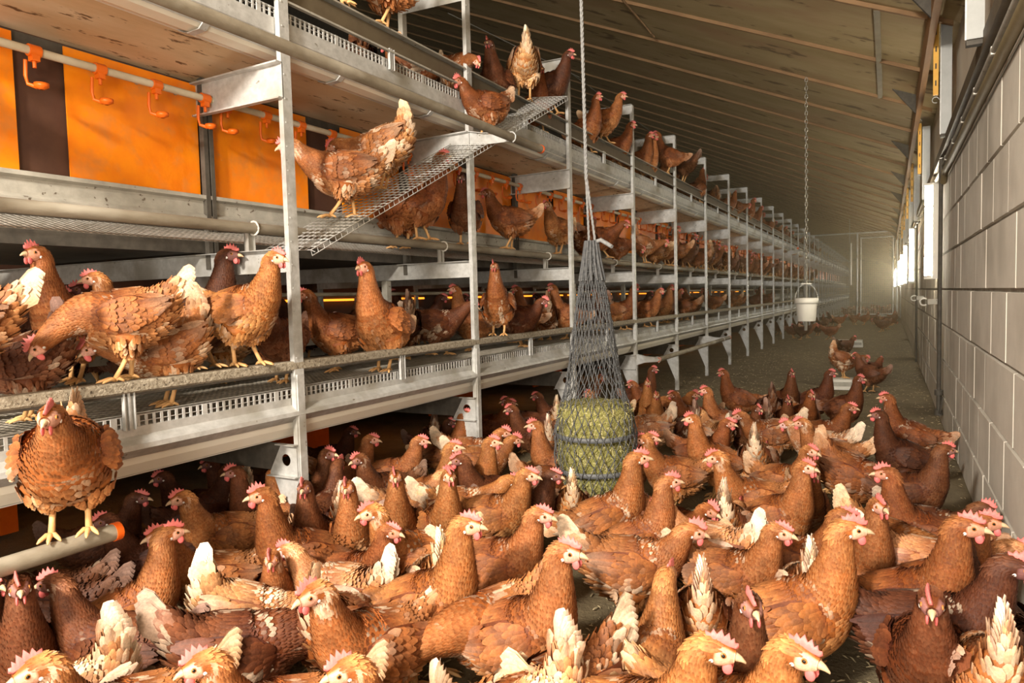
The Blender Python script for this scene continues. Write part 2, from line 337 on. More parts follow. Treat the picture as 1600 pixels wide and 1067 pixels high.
# drinker cup: clip, valve, curved arm and cup
cg = G(); cg.tube([(-2.42, -.018, 1.878), (-2.42, .018, 1.878)], .0195, 10); cg.box((-2.432, -.012, 1.845), (-2.408, .012, 1.868)); cg.tube([(-2.42, 0, 1.85), (-2.42, 0, 1.825)], .006, 8)
cg.tube([(-2.44, -.016, 1.85), (-2.442, -.018, 1.80), (-2.438, -.014, 1.775), (-2.415, 0, 1.765), (-2.395, .012, 1.768)], [.006,.006,.006,.0075,.0075], 8)
Vc = [(r*math.cos(2*PI*k/12)-2.40, .006+r*math.sin(2*PI*k/12), z) for r, z in ((.006, 1.755), (.021, 1.763), (.022, 1.775), (.018, 1.768), (.004, 1.760)) for k in range(12)]
cg.add(Vc, [(i*12+k, i*12+(k+1) % 12, (i+1)*12+(k+1) % 12, (i+1)*12+k) for i in range(4) for k in range(12)], True)
cupm = cg.mesh('drinker_cup', M_orangep)
nipm = G().tube([(-2.42, 0, 1.828), (-2.42, 0, 1.812)], .0025, 6).mesh('nipple', M_galv)
# nest curtains: orange flaps either side of a dark opening
def curtain(y0, y1): return (y0, y1)
hookm = G().tube([(-2.22+.027*math.cos(a), 0, 1.352+.027*math.sin(a)) for a in np.linspace(-2.6, 2.0, 10)], .0045, 6).mesh('pipe_hook', M_white)
stub2m = G().box((-2.245, -.018, 1.262), (-2.238, .018, 1.335)).box((-2.245, -.018, 1.262), (-2.222, -.015, 1.335)).box((-2.245, .015, 1.262), (-2.222, .018, 1.335)).mesh('pipe_stub', M_galv)
for b in range(len(PYs)-1):
    y0, y1 = PYs[b], PYs[b+1]; L = y1-y0; near = b < 5
    items = [('front_profile', prof1), ('upper_profile', prof3), ('lower_belt', belt1), ('belt_lip', belt1e), ('cream_belt', belt3), ('stained_board', board3), ('white_lip', lip3), ('edge_wire', wire1),
             ('perch_rail', rail1), ('perch_rail_shade_web', rail1b), ('upper_perch_rail', rail3), ('upper_rail_shade_web', rail3b), ('nest_sill', prof2), ('landing_pipe', pipe2), ('drinker_pipe', drink), ('inner_drinker_pipe', drink1), ('feed_trough', trough),
             ('wire_deck', deck1n if near else deck1f), ('nest_deck', deck2n if near else deck2f), ('top_deck', deck3n if near else deck3f),
             ('deck_edge', c1n if near else c1f), ('top_deck_edge', c3n if near else c3f)]
    for nm, me in items:
        o = inst(nm, me, av, (0, y0, 0), (1, L, 1))
        if nm == 'perch_rail_shade_web': o.parent = av
        if nm == 'drinker_pipe' and b < 12:
            for k in range(7 if b < 7 else 6):
                yy = y0+.055+k*(.215 if b else .215)*L/1.4
                if yy > y1-.05: break
                c = inst('drinker_cup', cupm, o); c.location = (0, (yy-y0)/L, 0); c.scale = (1, 1/L, 1)
    for f in (.5,):
        inst('rail_bracket', stub1m, av, (0, y0+L*f, 0)); inst('rail_bracket', stub3m, av, (0, y0+L*f, 0))
    for f in (.27, .77):
        inst('belt_strap', strap_m, av, (0, y0+L*f, 0))
    inst('pipe_hook', hookm, av, (0, y1-.02, 0)); inst('pipe_stub', stub2m, av, (0, y1-.03, 0))
    # curtains
    spans = [(.0+.03, .06), (.265, .635), (.665, 1.0)] if b >= 1 else [(0.03, .485), (.606, .985)]
    if b == 0: segs = [(y0+.03, 1.335), (1.50, y1-.02)]
    else: segs = [(y0+.022, y0+.60*L*.99-.02), (y0+.655*L+.03, y1-.02)]
    if b == 1: segs = [(2.08, 2.65), (2.90, 3.39)]
    if b == 2: segs = [(3.44, 4.04), (4.17, 4.78)]
    if b == 3: segs = [(4.83, 5.42), (5.56, 6.22)]
    for (a, c) in segs:
        g = G(); nn = 9; V = []
        for i in range(nn+1):
            yy = a+(c-a)*i/nn; w = .0012*math.sin(i*1.3+b)
            V += [(-2.515+w, yy, 1.503), (-2.512+w*.4, yy, 1.955), (-2.521+w, yy, 1.503), (-2.518+w*.4, yy, 1.955)]
        F = []
        for i in range(nn): q = 4*i; F += [(q, q+4, q+5, q+1), (q+2, q+3, q+7, q+6)]
        F += [(0,1,3,2), (4*nn, 4*nn+2, 4*nn+3, 4*nn+1)]
        g.add(V, F); cu = g.obj('nest_curtain', M_orange, av)
        if b < 5:
            for k in range(3):
                yy = a+(c-a)*(k+.6)/3.2
                G().tube([(-2.512, yy, 1.90), (-2.506, yy, 1.90)], .010, 10).obj('curtain_button', M_galvd, cu)
    G().box((-2.545, y0, 1.40), (-2.535, y1, 1.97)).obj('nest_back', M_brown, av)
G().box((-2.536, .6, 1.93), (-2.530, 30, 1.965)).obj('nest_head_rail', M_dark, av)
# the long interior: nest underside, back curtain
G().box((-3.7, .4, 1.27), (-2.52, 46, 1.40)).obj('nest_floor', M_dark, av)
G().box((-3.7, .4, 1.97), (-2.62, 46, 2.02)).obj('nest_roof', M_board, av)
G().box((-4.5, .4, .50), (-3.3, 46, .53)).obj('rear_belt', M_dark, av)
G().box((-3.32, .4, .70), (-3.26, 46, .76)).obj('centre_rail', M_galvd, av)
G().box((-2.47, .4, .755), (-2.42, 46, .79)).obj('inner_perch', M_crust, av)
G().box((-3.9, .4, .86), (-3.8, 46, .95)).obj('rear_trough', M_galvd, av)
rng_ = random.Random(3)
y = 1.2
gs = G()
while y < 26:
    L = rng_.uniform(.15, .6); gs.box((-4.50, y, 1.065), (-4.49, y+L, 1.085)); y += L+rng_.uniform(.15, .8)
gs.obj('orange_light_strip', M_glow, av)
rc = G().box((-4.56, .4, .0), (-4.54, 46, 2.6)).obj('rear_curtain', M_brown, av)
for k in range(14):
    y = 1.9+k*2.1
    lt = G().tube([(-3.4, y, .47), (-3.4, y+.4, .47)], .012, 8).obj('under_rack_lamp', M_glow2, av)
for k in range(12): G().box((-3.62, 1+k*2.1, .02), (-3.60, 1.8+k*2.1, .42)).obj('under_rack_curtain', M_orangep, av)
# landing perches carried out from the posts
def landing(y0, y1, x, z, arms, label, post_z):
    t = G().tube([(x, y0, z), (x, y1, z)], .0225, 14).obj('landing_pipe', M_pipe, av)
    for yy, s in ((y0, -1), (y1, 1)):
        G().tube([(x, yy, z), (x, yy+s*.018, z)], .0245, 14).obj('pipe_cap', M_cap, t)
    for ya in arms:
        g = G()
        g.prism([(PX-.10, post_z+.045), (PX+.01, post_z+.055), (PX+.09, post_z+.035), (x, z+.018), (x+.02, z-.0), (x+.0, z-.018), (PX+.08, post_z-.02), (PX+.0, post_z-.045), (PX-.10, post_z-.045)], ya-.034, ya-.030)
        g.prism([(PX, post_z+.057), (PX+.09, post_z+.037), (x, z+.02), (x, z+.023), (PX+.09, post_z+.041), (PX, post_z+.061)], ya-.05, ya-.03)
        g.obj('pipe_arm', M_galv, t)
        G().tube([(x+.028*math.cos(a), ya-.045, z+.028*math.sin(a)) for a in np.linspace(-1.2, 2.6, 9)], .004, 6).obj('pipe_hook', M_galv, t)
    return t
landing(6.27, 9.50, -1.83, .463, (6.27, 9.12), '', .455)
landing(-.6, 1.13, -1.81, .459, (.66,), '', .455)
landing(.3, 3.74, -1.77, 1.90, (3.43,), '', 1.905)
# small plates at top perch pipes far away
landing(17.2, 19.4, -1.8, 2.0, (18.1,), '', 1.95)
# ---------------------------------------------------------------- wire ramp
def ramp():
    root = empty('mesh_ramp', (-2.12, 2.12, 1.27)); tag(root, 'galvanised wire mesh ramp slanting up from the middle tier to the top perch', 'ramp')
    A0 = np.array([-2.25, 2.10, 1.268]); A1 = np.array([-2.03, 2.14, 1.262])
    B0 = hity(832, 152, 4.32); B1 = hity(886, 150, 4.30)
    def P(u, v): return (A0*(1-v)+A1*v)*(1-u)+(B0*(1-v)+B1*v)*u
    nu, nv = 66, 8; g = G(); n0 = np.array([0,-.4,.9])
    for i in range(nu+1): g.tube([P(i/nu, 0), P(i/nu, 1), P(i/nu, 1)+np.array([0,.008,-.022])], .0022, 4, False)
    for j in range(nv+1): g.tube([P(0, j/nv), P(.5, j/nv), P(1, j/nv)], .0022, 4, False)
    e = np.array([0,.008,-.022]); g2 = G()
    g2.tube([P(0,1)+e, P(.5,1)+e, P(1,1)+e], .0022, 5); g2.tube([P(0,1), P(.5,1), P(1,1)], .0022, 5); g2.tube([P(1,0), P(1,1)], .0025, 5); g2.tube([P(0,0), P(0,1), P(0,1)+np.array([.04,-.02,-.01])], .0022, 5); g2.tube([P(0,0), P(1,0)], .0022, 5)
    loc = np.array([-2.12, 2.12, 1.27])
    for gg, nm in ((g, 'wire_mesh'), (g2, 'frame_wire')):
        gg.v = [tuple(np.array(p)-loc) for p in gg.v]; gg.obj(nm, M_galv, root)
    return P
RP = ramp()
# ---------------------------------------------------------------- wall fittings
def lamp(y, label, on=True, z0=1.12, z1=1.92):
    r = empty('wall_lamp', (.30, y, (z0+z1)/2)); tag(r, label, 'lamp')
    if on: r['group'] = 'fluorescent lamps on the block wall'
    h = (z1-z0)/2
    G().box((.025, -.055, -h), (.066, .055, h)).obj('housing', M_white, r)
    tb = G().tube([(0, 0, -h+.03), (0, 0, h-.03)], .030, 12).obj('tube', M_tube, r)
    for s in (-1, 1): G().box((-.034, -.036, s*h-.018 if s > 0 else -h), (.03, .036, h if s > 0 else -h+.018)).obj('end_cap', M_white, r)
    for s in (-.4, .4): G().box((-.032, -.036, s*h*1.3-.006), (.03, .036, s*h*1.3+.006)).obj('clip', M_grey, r)
LY = [7.0, 12.0, 16.6, 21.0, 25.6, 30.5, 35.5, 40.5, 46, 52]
names = ['nearest lit vertical fluorescent lamp on the right wall, beside the iron rod', 'second lit vertical fluorescent lamp along the right wall', 'third lit vertical fluorescent lamp along the right wall', 'fourth lit vertical lamp, in front of the mesh partition', 'fifth lit vertical lamp, just before the mesh partition']
for i, y in enumerate(LY): lamp(y, names[i] if i < 5 else 'one of the far lit lamps on the wall beyond the mesh partition')
fit = [(3.42, 'grey vertical inlet hood hanging nearest the camera at top right', 2.03), (5.55, 'long grey inlet hood with yellow strip, second along the right wall', 2.06), (8.3, 'grey inlet hood with yellow strip above the nearest lit lamp', 1.93), (10.9, 'grey inlet hood beyond the nearest lit lamp, below the eaves', 1.93), (13.5, 'fifth grey inlet hood from the camera under the eaves', 1.93), (16.1, 'sixth grey inlet hood from the camera under the eaves', 1.93), (18.7, 'seventh grey inlet hood, small and far under the eaves', 1.93)]
for i, (y, lb, zb) in enumerate(fit):
    r = empty('inlet_hood', (.30 if i == 0 else .33, y, zb)); tag(r, lb, 'vent', 'inlet hoods along the right wall')
    G().box((-.03, 0, 0), (.03, .06, .72)).obj('hood_cover', M_grey, r)
    G().box((-.036, .004, .0), (-.03, .012, .72)).obj('cover_flange', M_galv, r)
    G().box((-.03, .01, -.02), (.04, .05, 0)).obj('end_plate', M_dark, r)
    if i:
        g = G().box((-.075, .02, .26), (-.045, .04, .76)); s_ = g.obj('yellow_strip', M_yellow, r)
        for k in range(4): G().box((-.064, .018, .32+.11*k), (-.056, .02, .355+.11*k)).obj('slot', M_dark, s_)
        for z in (.23, .78): G().tube([(-.06+.02*math.cos(a), .03, z+.02*math.sin(a)) for a in np.linspace(0, 5.2, 9)], .003, 5).obj('ring_hook', M_galv, r)
def longbox(name, m, x0, x1, z0, z1, label, cat, y0=-1, y1=30):
    o = G().box((x0, y0, z0), (x1, y1, z1)).obj(name, m); tag(o, label, cat); return o
longbox('cable_channel', M_darkbrown, .325, .385, 1.985, 2.055, 'dark brown steel channel running along the top of the right wall', 'channel')
t = G().tube([(.345, -1, 1.93), (.345, 30, 1.93)], .012, 8).obj('control_rod', M_galvd); tag(t, 'thin grey control rod in white clips under the dark channel', 'rod')
for k in range(22): G().box((.335, 1.4+k*.62, 1.915), (.372, 1.43+k*.62, 1.945)).obj('rod_clip', M_white, t)
t = G().tube([(.345, -1, 1.85), (.345, 5.9, 1.85)], .022, 10).obj('olive_pipe', M_olive); tag(t, 'olive brown pipe along the top course of the right block wall', 'pipe')
G().tube([(.345, 5.88, 1.86), (.345, 6.0, 1.80)], .022, 10).obj('pipe_end', M_olive, t)
# iron rod with latch
t = empty('wall_rod', (.335, 6.10, 0)); tag(t, 'dark vertical iron rod with latch fixed to the right wall', 'rod')
G().tube([(0, 0, .12), (0, 0, 1.98)], .014, 8).obj('rod', M_dark, t)
for z in (.12, .27): 
    G().tube([(0, 0, z-.02), (0, 0, z+.02)], .028, 10).obj('latch_collar', M_dark, t)
G().tube([(0, 0, .27), (.02, -.06, .24), (.01, -.05, .14), (0, 0, .10)], .008, 6).obj('latch_arm', M_dark, t)
t = empty('wall_rod', (.335, 11.0, 0)); tag(t, 'second dark vertical rod farther along the right wall', 'rod'); G().tube([(0, 0, .05), (0, 0, 1.9)], .014, 8).obj('rod', M_dark, t)
G().box((.01, -.02, .9), (.03, .02, .94)).obj('clamp', M_galv, t)
for y, lb in ((6.9, 'grey pipe bracket on the wall below the nearest lamp'), (9.5, 'small grey bracket on the wall beyond the nearest lamp')):
    t = empty('pipe_bracket', (.32, y, .93)); tag(t, lb, 'bracket', 'brackets on the right wall')
    G().box((-.03, -.02, -.022), (.045, .02, .022)).obj('arm', M_galvd, t); G().tube([(-.055+.03*math.cos(a), 0, .03*math.sin(a)) for a in np.linspace(.9, 5.4, 10)], .008, 6).obj('clip', M_white, t)
# ---------------------------------------------------------------- bucket on a chain
def chain(name, p, z0, z1, r, m, label):
    g = G(); z = z0; k = 0; n = 8
    while z < z1:
        pts = []
        for i in range(n+1):
            a = 2*PI*i/n; dx = r*1.3*math.cos(a); dz = r*2.6*math.sin(a)
            pts.append((dx if k % 2 else 0, 0 if k % 2 else dx, z+dz))
        g.tube(pts, r*.42, 4, False); z += r*4.2; k += 1
    o = g.obj(name, m, None, (p[0], p[1], 0)); tag(o, label, 'chain'); return o
BK = hity(1260, 502, 8.0)
zt = rz(BK[0])
chain('hanging_chain', (BK[0], 8.0), 1.145, zt, .010, M_chain, 'steel link chain hanging from the roof with the white bucket on it')
b = empty('bucket', (BK[0], 8.0, .73)); tag(b, 'white plastic bucket hanging from a chain over the litter', 'bucket')
G().lathe([(.0, 0), (.088, 0), (.091, .005), (.106, .205), (.106, .21), (.099, .21), (.087, .02), (0, .015)], (0, 0, 0), 28).obj('pail', M_white, b)
G().lathe([(.105, .185), (.117, .185), (.118, .205), (.116, .238), (.108, .243), (.0, .243)], (0, 0, 0), 28).obj('lid', M_white, b)
G().tube([(.115*math.cos(a), 0, .20+.19*math.sin(a)) for a in np.linspace(0, PI, 17)], .003, 6).obj('handle', M_galv, b)
G().tube([(-.05, 0, .39), (.05, 0, .39)], .007, 6).obj('grip', M_white, b)
t = empty('hanging_pipe', (-1.05, 11.5, .55)); tag(t, 'thin grey pipe hanging behind the white bucket', 'pipe')
q = hity(1259, 510, 11.5); t.location = (q[0], 11.5, .45)
G().tube([(0, 0, 0), (0, 0, 1.0)], .022, 8).obj('pipe', M_galvd, t); G().tube([(0, 0, 1.0), (0, 0, 3.2)], .004, 5).obj('cord', M_galvd, t)
# ---------------------------------------------------------------- net bag with a round bale
NB = np.array([-1.215, 3.10, 0.])
def net():
    r = empty('hay_net', (NB[0], NB[1], .07)); tag(r, 'grey knotted hay net hanging from a rope around the green bale', 'net')
    prof = [(.025, 1.29), (.035, 1.24), (.05, 1.16), (.062, 1.10), (.078, 1.0), (.093, .9), (.108, .8), (.123, .7), (.142, .6), (.168, .52), (.186, .46), (.192, .38), (.191, .28), (.186, .18), (.165, .11), (.10, .075), (.03, .07)]
    zz = np.array([p[1] for p in prof])[::-1]; rr = np.array([p[0] for p in prof])[::-1]
    # rows spaced evenly along the surface
    cols = 32; rows = 30; zs_ = np.concatenate([np.linspace(1.29, .6, 18), np.linspace(.56, .07, 13)])
    g = G(); kn = G(); rg = random.Random(5)
    pts = {}
    for i, z in enumerate(zs_):
        for k in range(cols):
            a = 2*PI*(k+(.5 if i % 2 else 0))/cols + rg.uniform(-.05, .05)
            rad = np.interp(z, zz, rr)*(1+rg.uniform(-.03, .03)); pts[i, k] = np.array([rad*math.cos(a), rad*math.sin(a), z-.07+rg.uniform(-.008, .008)])
    for i in range(len(zs_)-1):
        for k in range(cols):
            for kk in ((k, (k-1) % cols) if i % 2 == 0 else (k, (k+1) % cols)):
                p, q = pts[i, k], pts[i+1, kk]; m_ = (p+q)/2; m_[2] -= .002
                g.tube([p, m_, q], .0019 if z < .6 else .0023, 4, False)
    for (i, k), p in pts.items():
        if i % 1 == 0:
            s = .0052
            kn.add([p+np.array(v)*s for v in ((1,0,0),(0,1,0),(-1,0,0),(0,-1,0),(0,0,1.4),(0,0,-1.4))], [(0,1,4),(1,2,4),(2,3,4),(3,0,4),(1,0,5),(2,1,5),(3,2,5),(0,3,5)], True)
    g.obj('netting', M_net, r); kn.obj('knots', M_net, r)
    nk = G()
    for k in range(14):
        a = 2*PI*k/14; nk.tube([(.028*math.cos(a), .028*math.sin(a), 1.235), (.045*math.cos(a), .045*math.sin(a), 1.13), (.06*math.cos(a+.1), .06*math.sin(a+.1), 1.05)], .006, 5)
    nk.obj('gathered_neck', M_net, r)
    tl = G().tube([(.01, 0, 1.225), (.05, -.01, 1.235), (.085, -.02, 1.215), (.11, -.03, 1.20)], [.011,.010,.010,.009], 8); tl.obj('rope_tail', M_rope, r)
net()
def rope(name, P, Q, r, label):
    g = G(); P = np.array(P); Q = np.array(Q); d = Q-P; L = np.linalg.norm(d); n = int(L/.006)
    for s in range(3):
        g.tube([P+d*i/n+np.array([r*.5*math.cos(i*.55+s*2.09), r*.5*math.sin(i*.55+s*2.09), 0]) for i in range(n+1)], r*.55, 5, False)
    o = g.obj(name, M_rope); tag(o, label, 'rope'); return o
top = hity(908, 0, 3.10); tdir = (top-np.array([NB[0], NB[1], 1.33]))
rt = np.array([NB[0]-.02, NB[1], 1.58]); e = np.array([top[0]-.01, NB[1], rz(top[0])])
rope('rope', rt, e, .0085, 'long grey twisted rope holding the hay net from the roof')
rope('rope_strand', (NB[0]-.012, NB[1], 1.30), rt, .006, 'left grey rope strand running into the neck of the hay net')
rope('rope_strand', (NB[0]+.018, NB[1], 1.30), rt+np.array([.004, 0, 0]), .006, 'right grey rope strand running into the neck of the hay net')
bl = empty('bale', (NB[0], NB[1], .08)); tag(bl, 'round green lucerne bale with two grey straps inside the hanging net', 'bale')
def balemesh(z0, z1, r):
    V = []; F = []; n = 44; m_ = 10; pr = [(0, z1), (r*.55, z1+.004), (r*.86, z1-.004), (r*.97, z1-.03)]+[(r*(1+.01*math.sin(i)), z1-.03-(z1-z0-.045)*i/6) for i in range(1, 6)]+[(r*.98, z0+.012), (r*.9, z0), (0, z0)]
    for rr_, z in pr:
        for k in range(n):
            a = 2*PI*k/n; j = 1+.05*noise.noise((math.cos(a)*3.2, math.sin(a)*3.2, z*22))+.03*noise.noise((math.cos(a)*11, math.sin(a)*11, z*70)); V.append((rr_*j*math.cos(a), rr_*j*math.sin(a), z+.01*noise.noise((rr_*40*math.cos(a), rr_*40*math.sin(a), 7))))
    for i in range(len(pr)-1):
        for k in range(n): F.append((i*n+k, (i+1)*n+k, (i+1)*n+(k+1) % n, i*n+(k+1) % n))
    g = G(); g.add(V, F, True); return g
balemesh(.30, .475, .172).obj('top_slab', M_bale, bl); balemesh(.155, .302, .170).obj('middle_slab', M_bale, bl); balemesh(.01, .158, .160).obj('bottom_slab', M_bale, bl)
for z in (.325, .165): G().lathe([(.181, -.011), (.183, -.011), (.183, .011), (.181, .011), (.181, -.011)], (0, 0, z), 40).obj('strap', M_strap, bl)
sg = G(); rg = random.Random(11)
for i in range(2600):
    a = rg.uniform(0, 2*PI); z = rg.uniform(.02, .485); rr_ = .174 if z < .46 else .17*math.sqrt(rg.random()); p = np.array([rr_*math.cos(a), rr_*math.sin(a), z])
    d = np.array([rg.gauss(0, 1)-math.sin(a)*1.5, rg.gauss(0, 1)+math.cos(a)*1.5, rg.gauss(0, .7)]); d /= np.linalg.norm(d); e = np.cross(d, (0, 0, 1)); e /= np.linalg.norm(e)+1e-6; L = rg.uniform(.006, .018); w = .0016
    sg.add([p-d*L-e*w, p+d*L-e*w, p+d*L+e*w, p-d*L+e*w, p+np.array([math.cos(a), math.sin(a), .3])*.003], [(0,1,4),(1,2,4),(2,3,4),(3,0,4)])
tag(sg.obj('loose_stems', mat('pale_stem', (.62,.55,.26), (.45,.42,.16), 20, .9), bl), kind='stuff')
# ---------------------------------------------------------------- partition fence
FY = 26.7
fn = empty('mesh_partition', (-1.0, FY, 0)); fn.location = (0, 0, 0); tag(fn, 'tall wire mesh partition with a framed door across the far aisle', 'fence')
def T(a, b, r=.03, nm='frame_tube', par=fn, m=M_galv): return G().tube([a, b], r, 6).obj(nm, m, par)
T((-2.55, FY, 2.93), (.28, FY, 2.93)); T((.26, FY, 0), (.26, FY, 2.93)); T((-.93, FY, .0), (-.93, FY, 2.93)); T((-2.55, FY, .14), (.3, FY, .14)); T((-2.52, FY, 0), (-2.52, FY, 2.93)); T((.34, FY-.8, .1), (.34, FY-.8, 2.7), .018)
G().box((-2.5, FY-.02, 0), (.36, FY+.02, .13)).obj('kick_board', M_dark, fn)
dr = T((-.82, FY-.05, .2), (-.82, FY-.05, 2.78), .022, 'door_frame'); 
for a, b_ in (((.14, FY-.05, .2), (.14, FY-.05, 2.72)), ((-.82, FY-.05, 2.75), (.14, FY-.05, 2.75)), ((-.82, FY-.05, .2), (.14, FY-.05, .2))): T(a, b_, .022, 'door_frame', fn)
T((-1.12, FY-.1, 1.2), (-1.12, FY-.1, 2.6), .026, 'pipe', fn, M_white); T((-1.16, FY-.1, 2.6), (-1.16, FY-.1, 4.2), .008, 'cord', fn)
g = G()
for k in range(46): x = -2.52+k*.0605; g.box((x-.0045, FY-.003, .13), (x+.0045, FY+.003, 2.93))
for k in range(46): z = .14+k*.0605; g.box((-2.52, FY-.003, z-.0045), (.3, FY+.003, z+.0045))
tag(g.obj('wire_netting', M_galvd, fn), kind='stuff')
# ---------------------------------------------------------------- trays
def tray(loc, L, w, h, label, rot):
    r = empty('tray', loc); r.rotation_euler = (0, 0, rot); tag(r, label, 'tray')
    G().prism([(-w/2, 0), (w/2, 0), (w/2-.012, h), (-w/2+.012, h)], -L/2, L/2).obj('tray_body', M_white, r)
    G().box((-w/2+.02, -L/2-.003, h*.35), (w/2-.02, -L/2, h*.75)).obj('recess', M_galvd, r)
    return r
p = hitz(1325, 541, 0); tray((p[0], p[1], 0), .34, .50, .12, 'low white foam tray lying alone on the litter far down the aisle', 0)
p = hitz(1322, 607, 0); tray((p[0], p[1], 0), .20, .30, .11, 'white box on the floor with a hen standing on it', .1)

def roofp(x, y, dz=.035):
    d = ray(x, y); t = (ZE+SL*XE-EYE-dz)/(d[2]+SL*d[0]); return CP+d*t
for a, b_, r_, lb in (((965,-10),(1022,57),.012,'thin timber lath slanting between two roof battens near the rope'), ((880,105),(1062,238),.006,'thin cable running down the roof behind the top tier'), ((700,20),(905,120),.008,'thin cable under the roof above the second post')):
    o = G().tube([roofp(*a), roofp(*b_)], r_, 6).obj('roof_cable', M_batten if 'lath' in lb else M_galvd); tag(o, lb, 'cable')
# ---------------------------------------------------------------- hens
def _cat(P, n):
    """Catmull-Rom through control rows P, n samples per span"""
    P = np.asarray(P, float); out = []
    Q = np.vstack([2*P[0]-P[1], P, 2*P[-1]-P[-2]])
    for i in range(1, len(Q)-2):
        for k in range(n):
            t = k/n; a, b, c, d = Q[i-1], Q[i], Q[i+1], Q[i+2]
            out.append(.5*((2*b)+(-a+c)*t+(2*a-5*b+4*c-d)*t*t+(-a+3*b-3*c+d)*t**3))
    out.append(Q[-2]); return np.array(out)

class MB:
    """mesh collector: verts, faces, per-vertex colour (r,g,b,white-propensity), material index per face"""
    def __init__(s): s.v=[]; s.f=[]; s.c=[]; s.m=[]; s.sd=0.
    def add(s, V, F, C, m=0):
        o=len(s.v); s.v.extend([tuple(map(float,p)) for p in V]); s.f.extend([tuple(o+i for i in f) for f in F])
        if len(C)==4 and not hasattr(C[0],'__len__'): C=[C]*len(V)
        s.c.extend([tuple(map(float,c)) for c in C]); s.m.extend([m]*len(F))
    def mesh(s, name, mats, smooth=True):
        me=bpy.data.meshes.new(name); me.from_pydata(s.v,[],s.f)
        for m in mats: me.materials.append(m)
        at=me.color_attributes.new('col','FLOAT_COLOR','POINT')
        at.data.foreach_set('color', np.array(s.c,'f').ravel())
        me.polygons.foreach_set('material_index', s.m)
        me.polygons.foreach_set('use_smooth',[smooth]*len(s.f))
        me.update(); return me

def tube(mb, pts, rad, C, n=6, m=0, cap=True):
    pts=[np.array(p,float) for p in pts]; V=[];F=[]
    for i,p in enumerate(pts):
        t=pts[min(i+1,len(pts)-1)]-pts[max(i-1,0)]; t/=np.linalg.norm(t)+1e-9
        a=np.cross(t,(0,0,1)) if abs(t[2])<.9 else np.cross(t,(0,1,0)); a/=np.linalg.norm(a); b=np.cross(t,a)
        r=rad[i] if hasattr(rad,'__len__') else rad
        for k in range(n):
            q=2*PI*k/n; V.append(p+r*(math.cos(q)*a+math.sin(q)*b))
    for i in range(len(pts)-1):
        for k in range(n):
            F.append((i*n+k,i*n+(k+1)%n,(i+1)*n+(k+1)%n,(i+1)*n+k))
    if cap: F.append(tuple(range(n))[::-1]); F.append(tuple((len(pts)-1)*n+k for k in range(n)))
    mb.add(V,F,C,m)

def ellipsoid(mb, c, r, R, C, m=0, nu=8, nv=6):
    V=[];F=[]
    for i in range(nv+1):
        th=PI*i/nv
        for k in range(nu):
            ph=2*PI*k/nu
            V.append(np.array(c)+R@(np.array(r)*np.array([math.cos(th),math.sin(th)*math.cos(ph),math.sin(th)*math.sin(ph)])))
    for i in range(nv):
        for k in range(nu): F.append((i*nu+k,i*nu+(k+1)%nu,(i+1)*nu+(k+1)%nu,(i+1)*nu+k))
    mb.add(V,F,C,m)

def feather(mb, p, d, n, L, W, lift, c0, c1, w, curl=0., rnd=False):
    w=min(1,max(0,.35*w+.65*w*1.0+.9*noise.noise((p[0]*17+mb.sd,p[1]*17,p[2]*17))))
    """one small curved vane: p root, d direction, n outward normal"""
    s=np.cross(d,n); s/=np.linalg.norm(s)+1e-9
    h=n
    rows=[(0,.25,0),(.35,.95,.35),(.75,.9,.8),(1.,.28,1.)]
    if rnd: rows=[(0,.45,0),(.4,.95,.35),(.86,1.,.8),(1.,.55,1.)]
    V=[];C=[]
    for (t,wd,lf) in rows:
        q=p+d*L*t+h*(lift*lf-curl*L*t*t)
        e=W*.5*wd; dr=-.25*e
        cc=[c0[i]*(1-t)+c1[i]*t for i in range(3)]
        ce=[min(1,x*1.18) for x in cc]
        V+= [q-s*e+h*dr, q+h*.0006, q+s*e+h*dr]; C+=[(*ce,w),(*cc,w),(*ce,w)]
    F=[]
    for i in range(3):
        a=i*3; F+=[(a,a+1,a+4,a+3),(a+1,a+2,a+5,a+4)]
    mb.add(V,F,C,0)

BR=(.345,.108,.022); BRD=(.145,.040,.013); BRL=(.62,.31,.12); CREAM=(.85,.66,.45)
def mixc(a,b,t): return tuple(a[i]*(1-t)+b[i]*t for i in range(3))

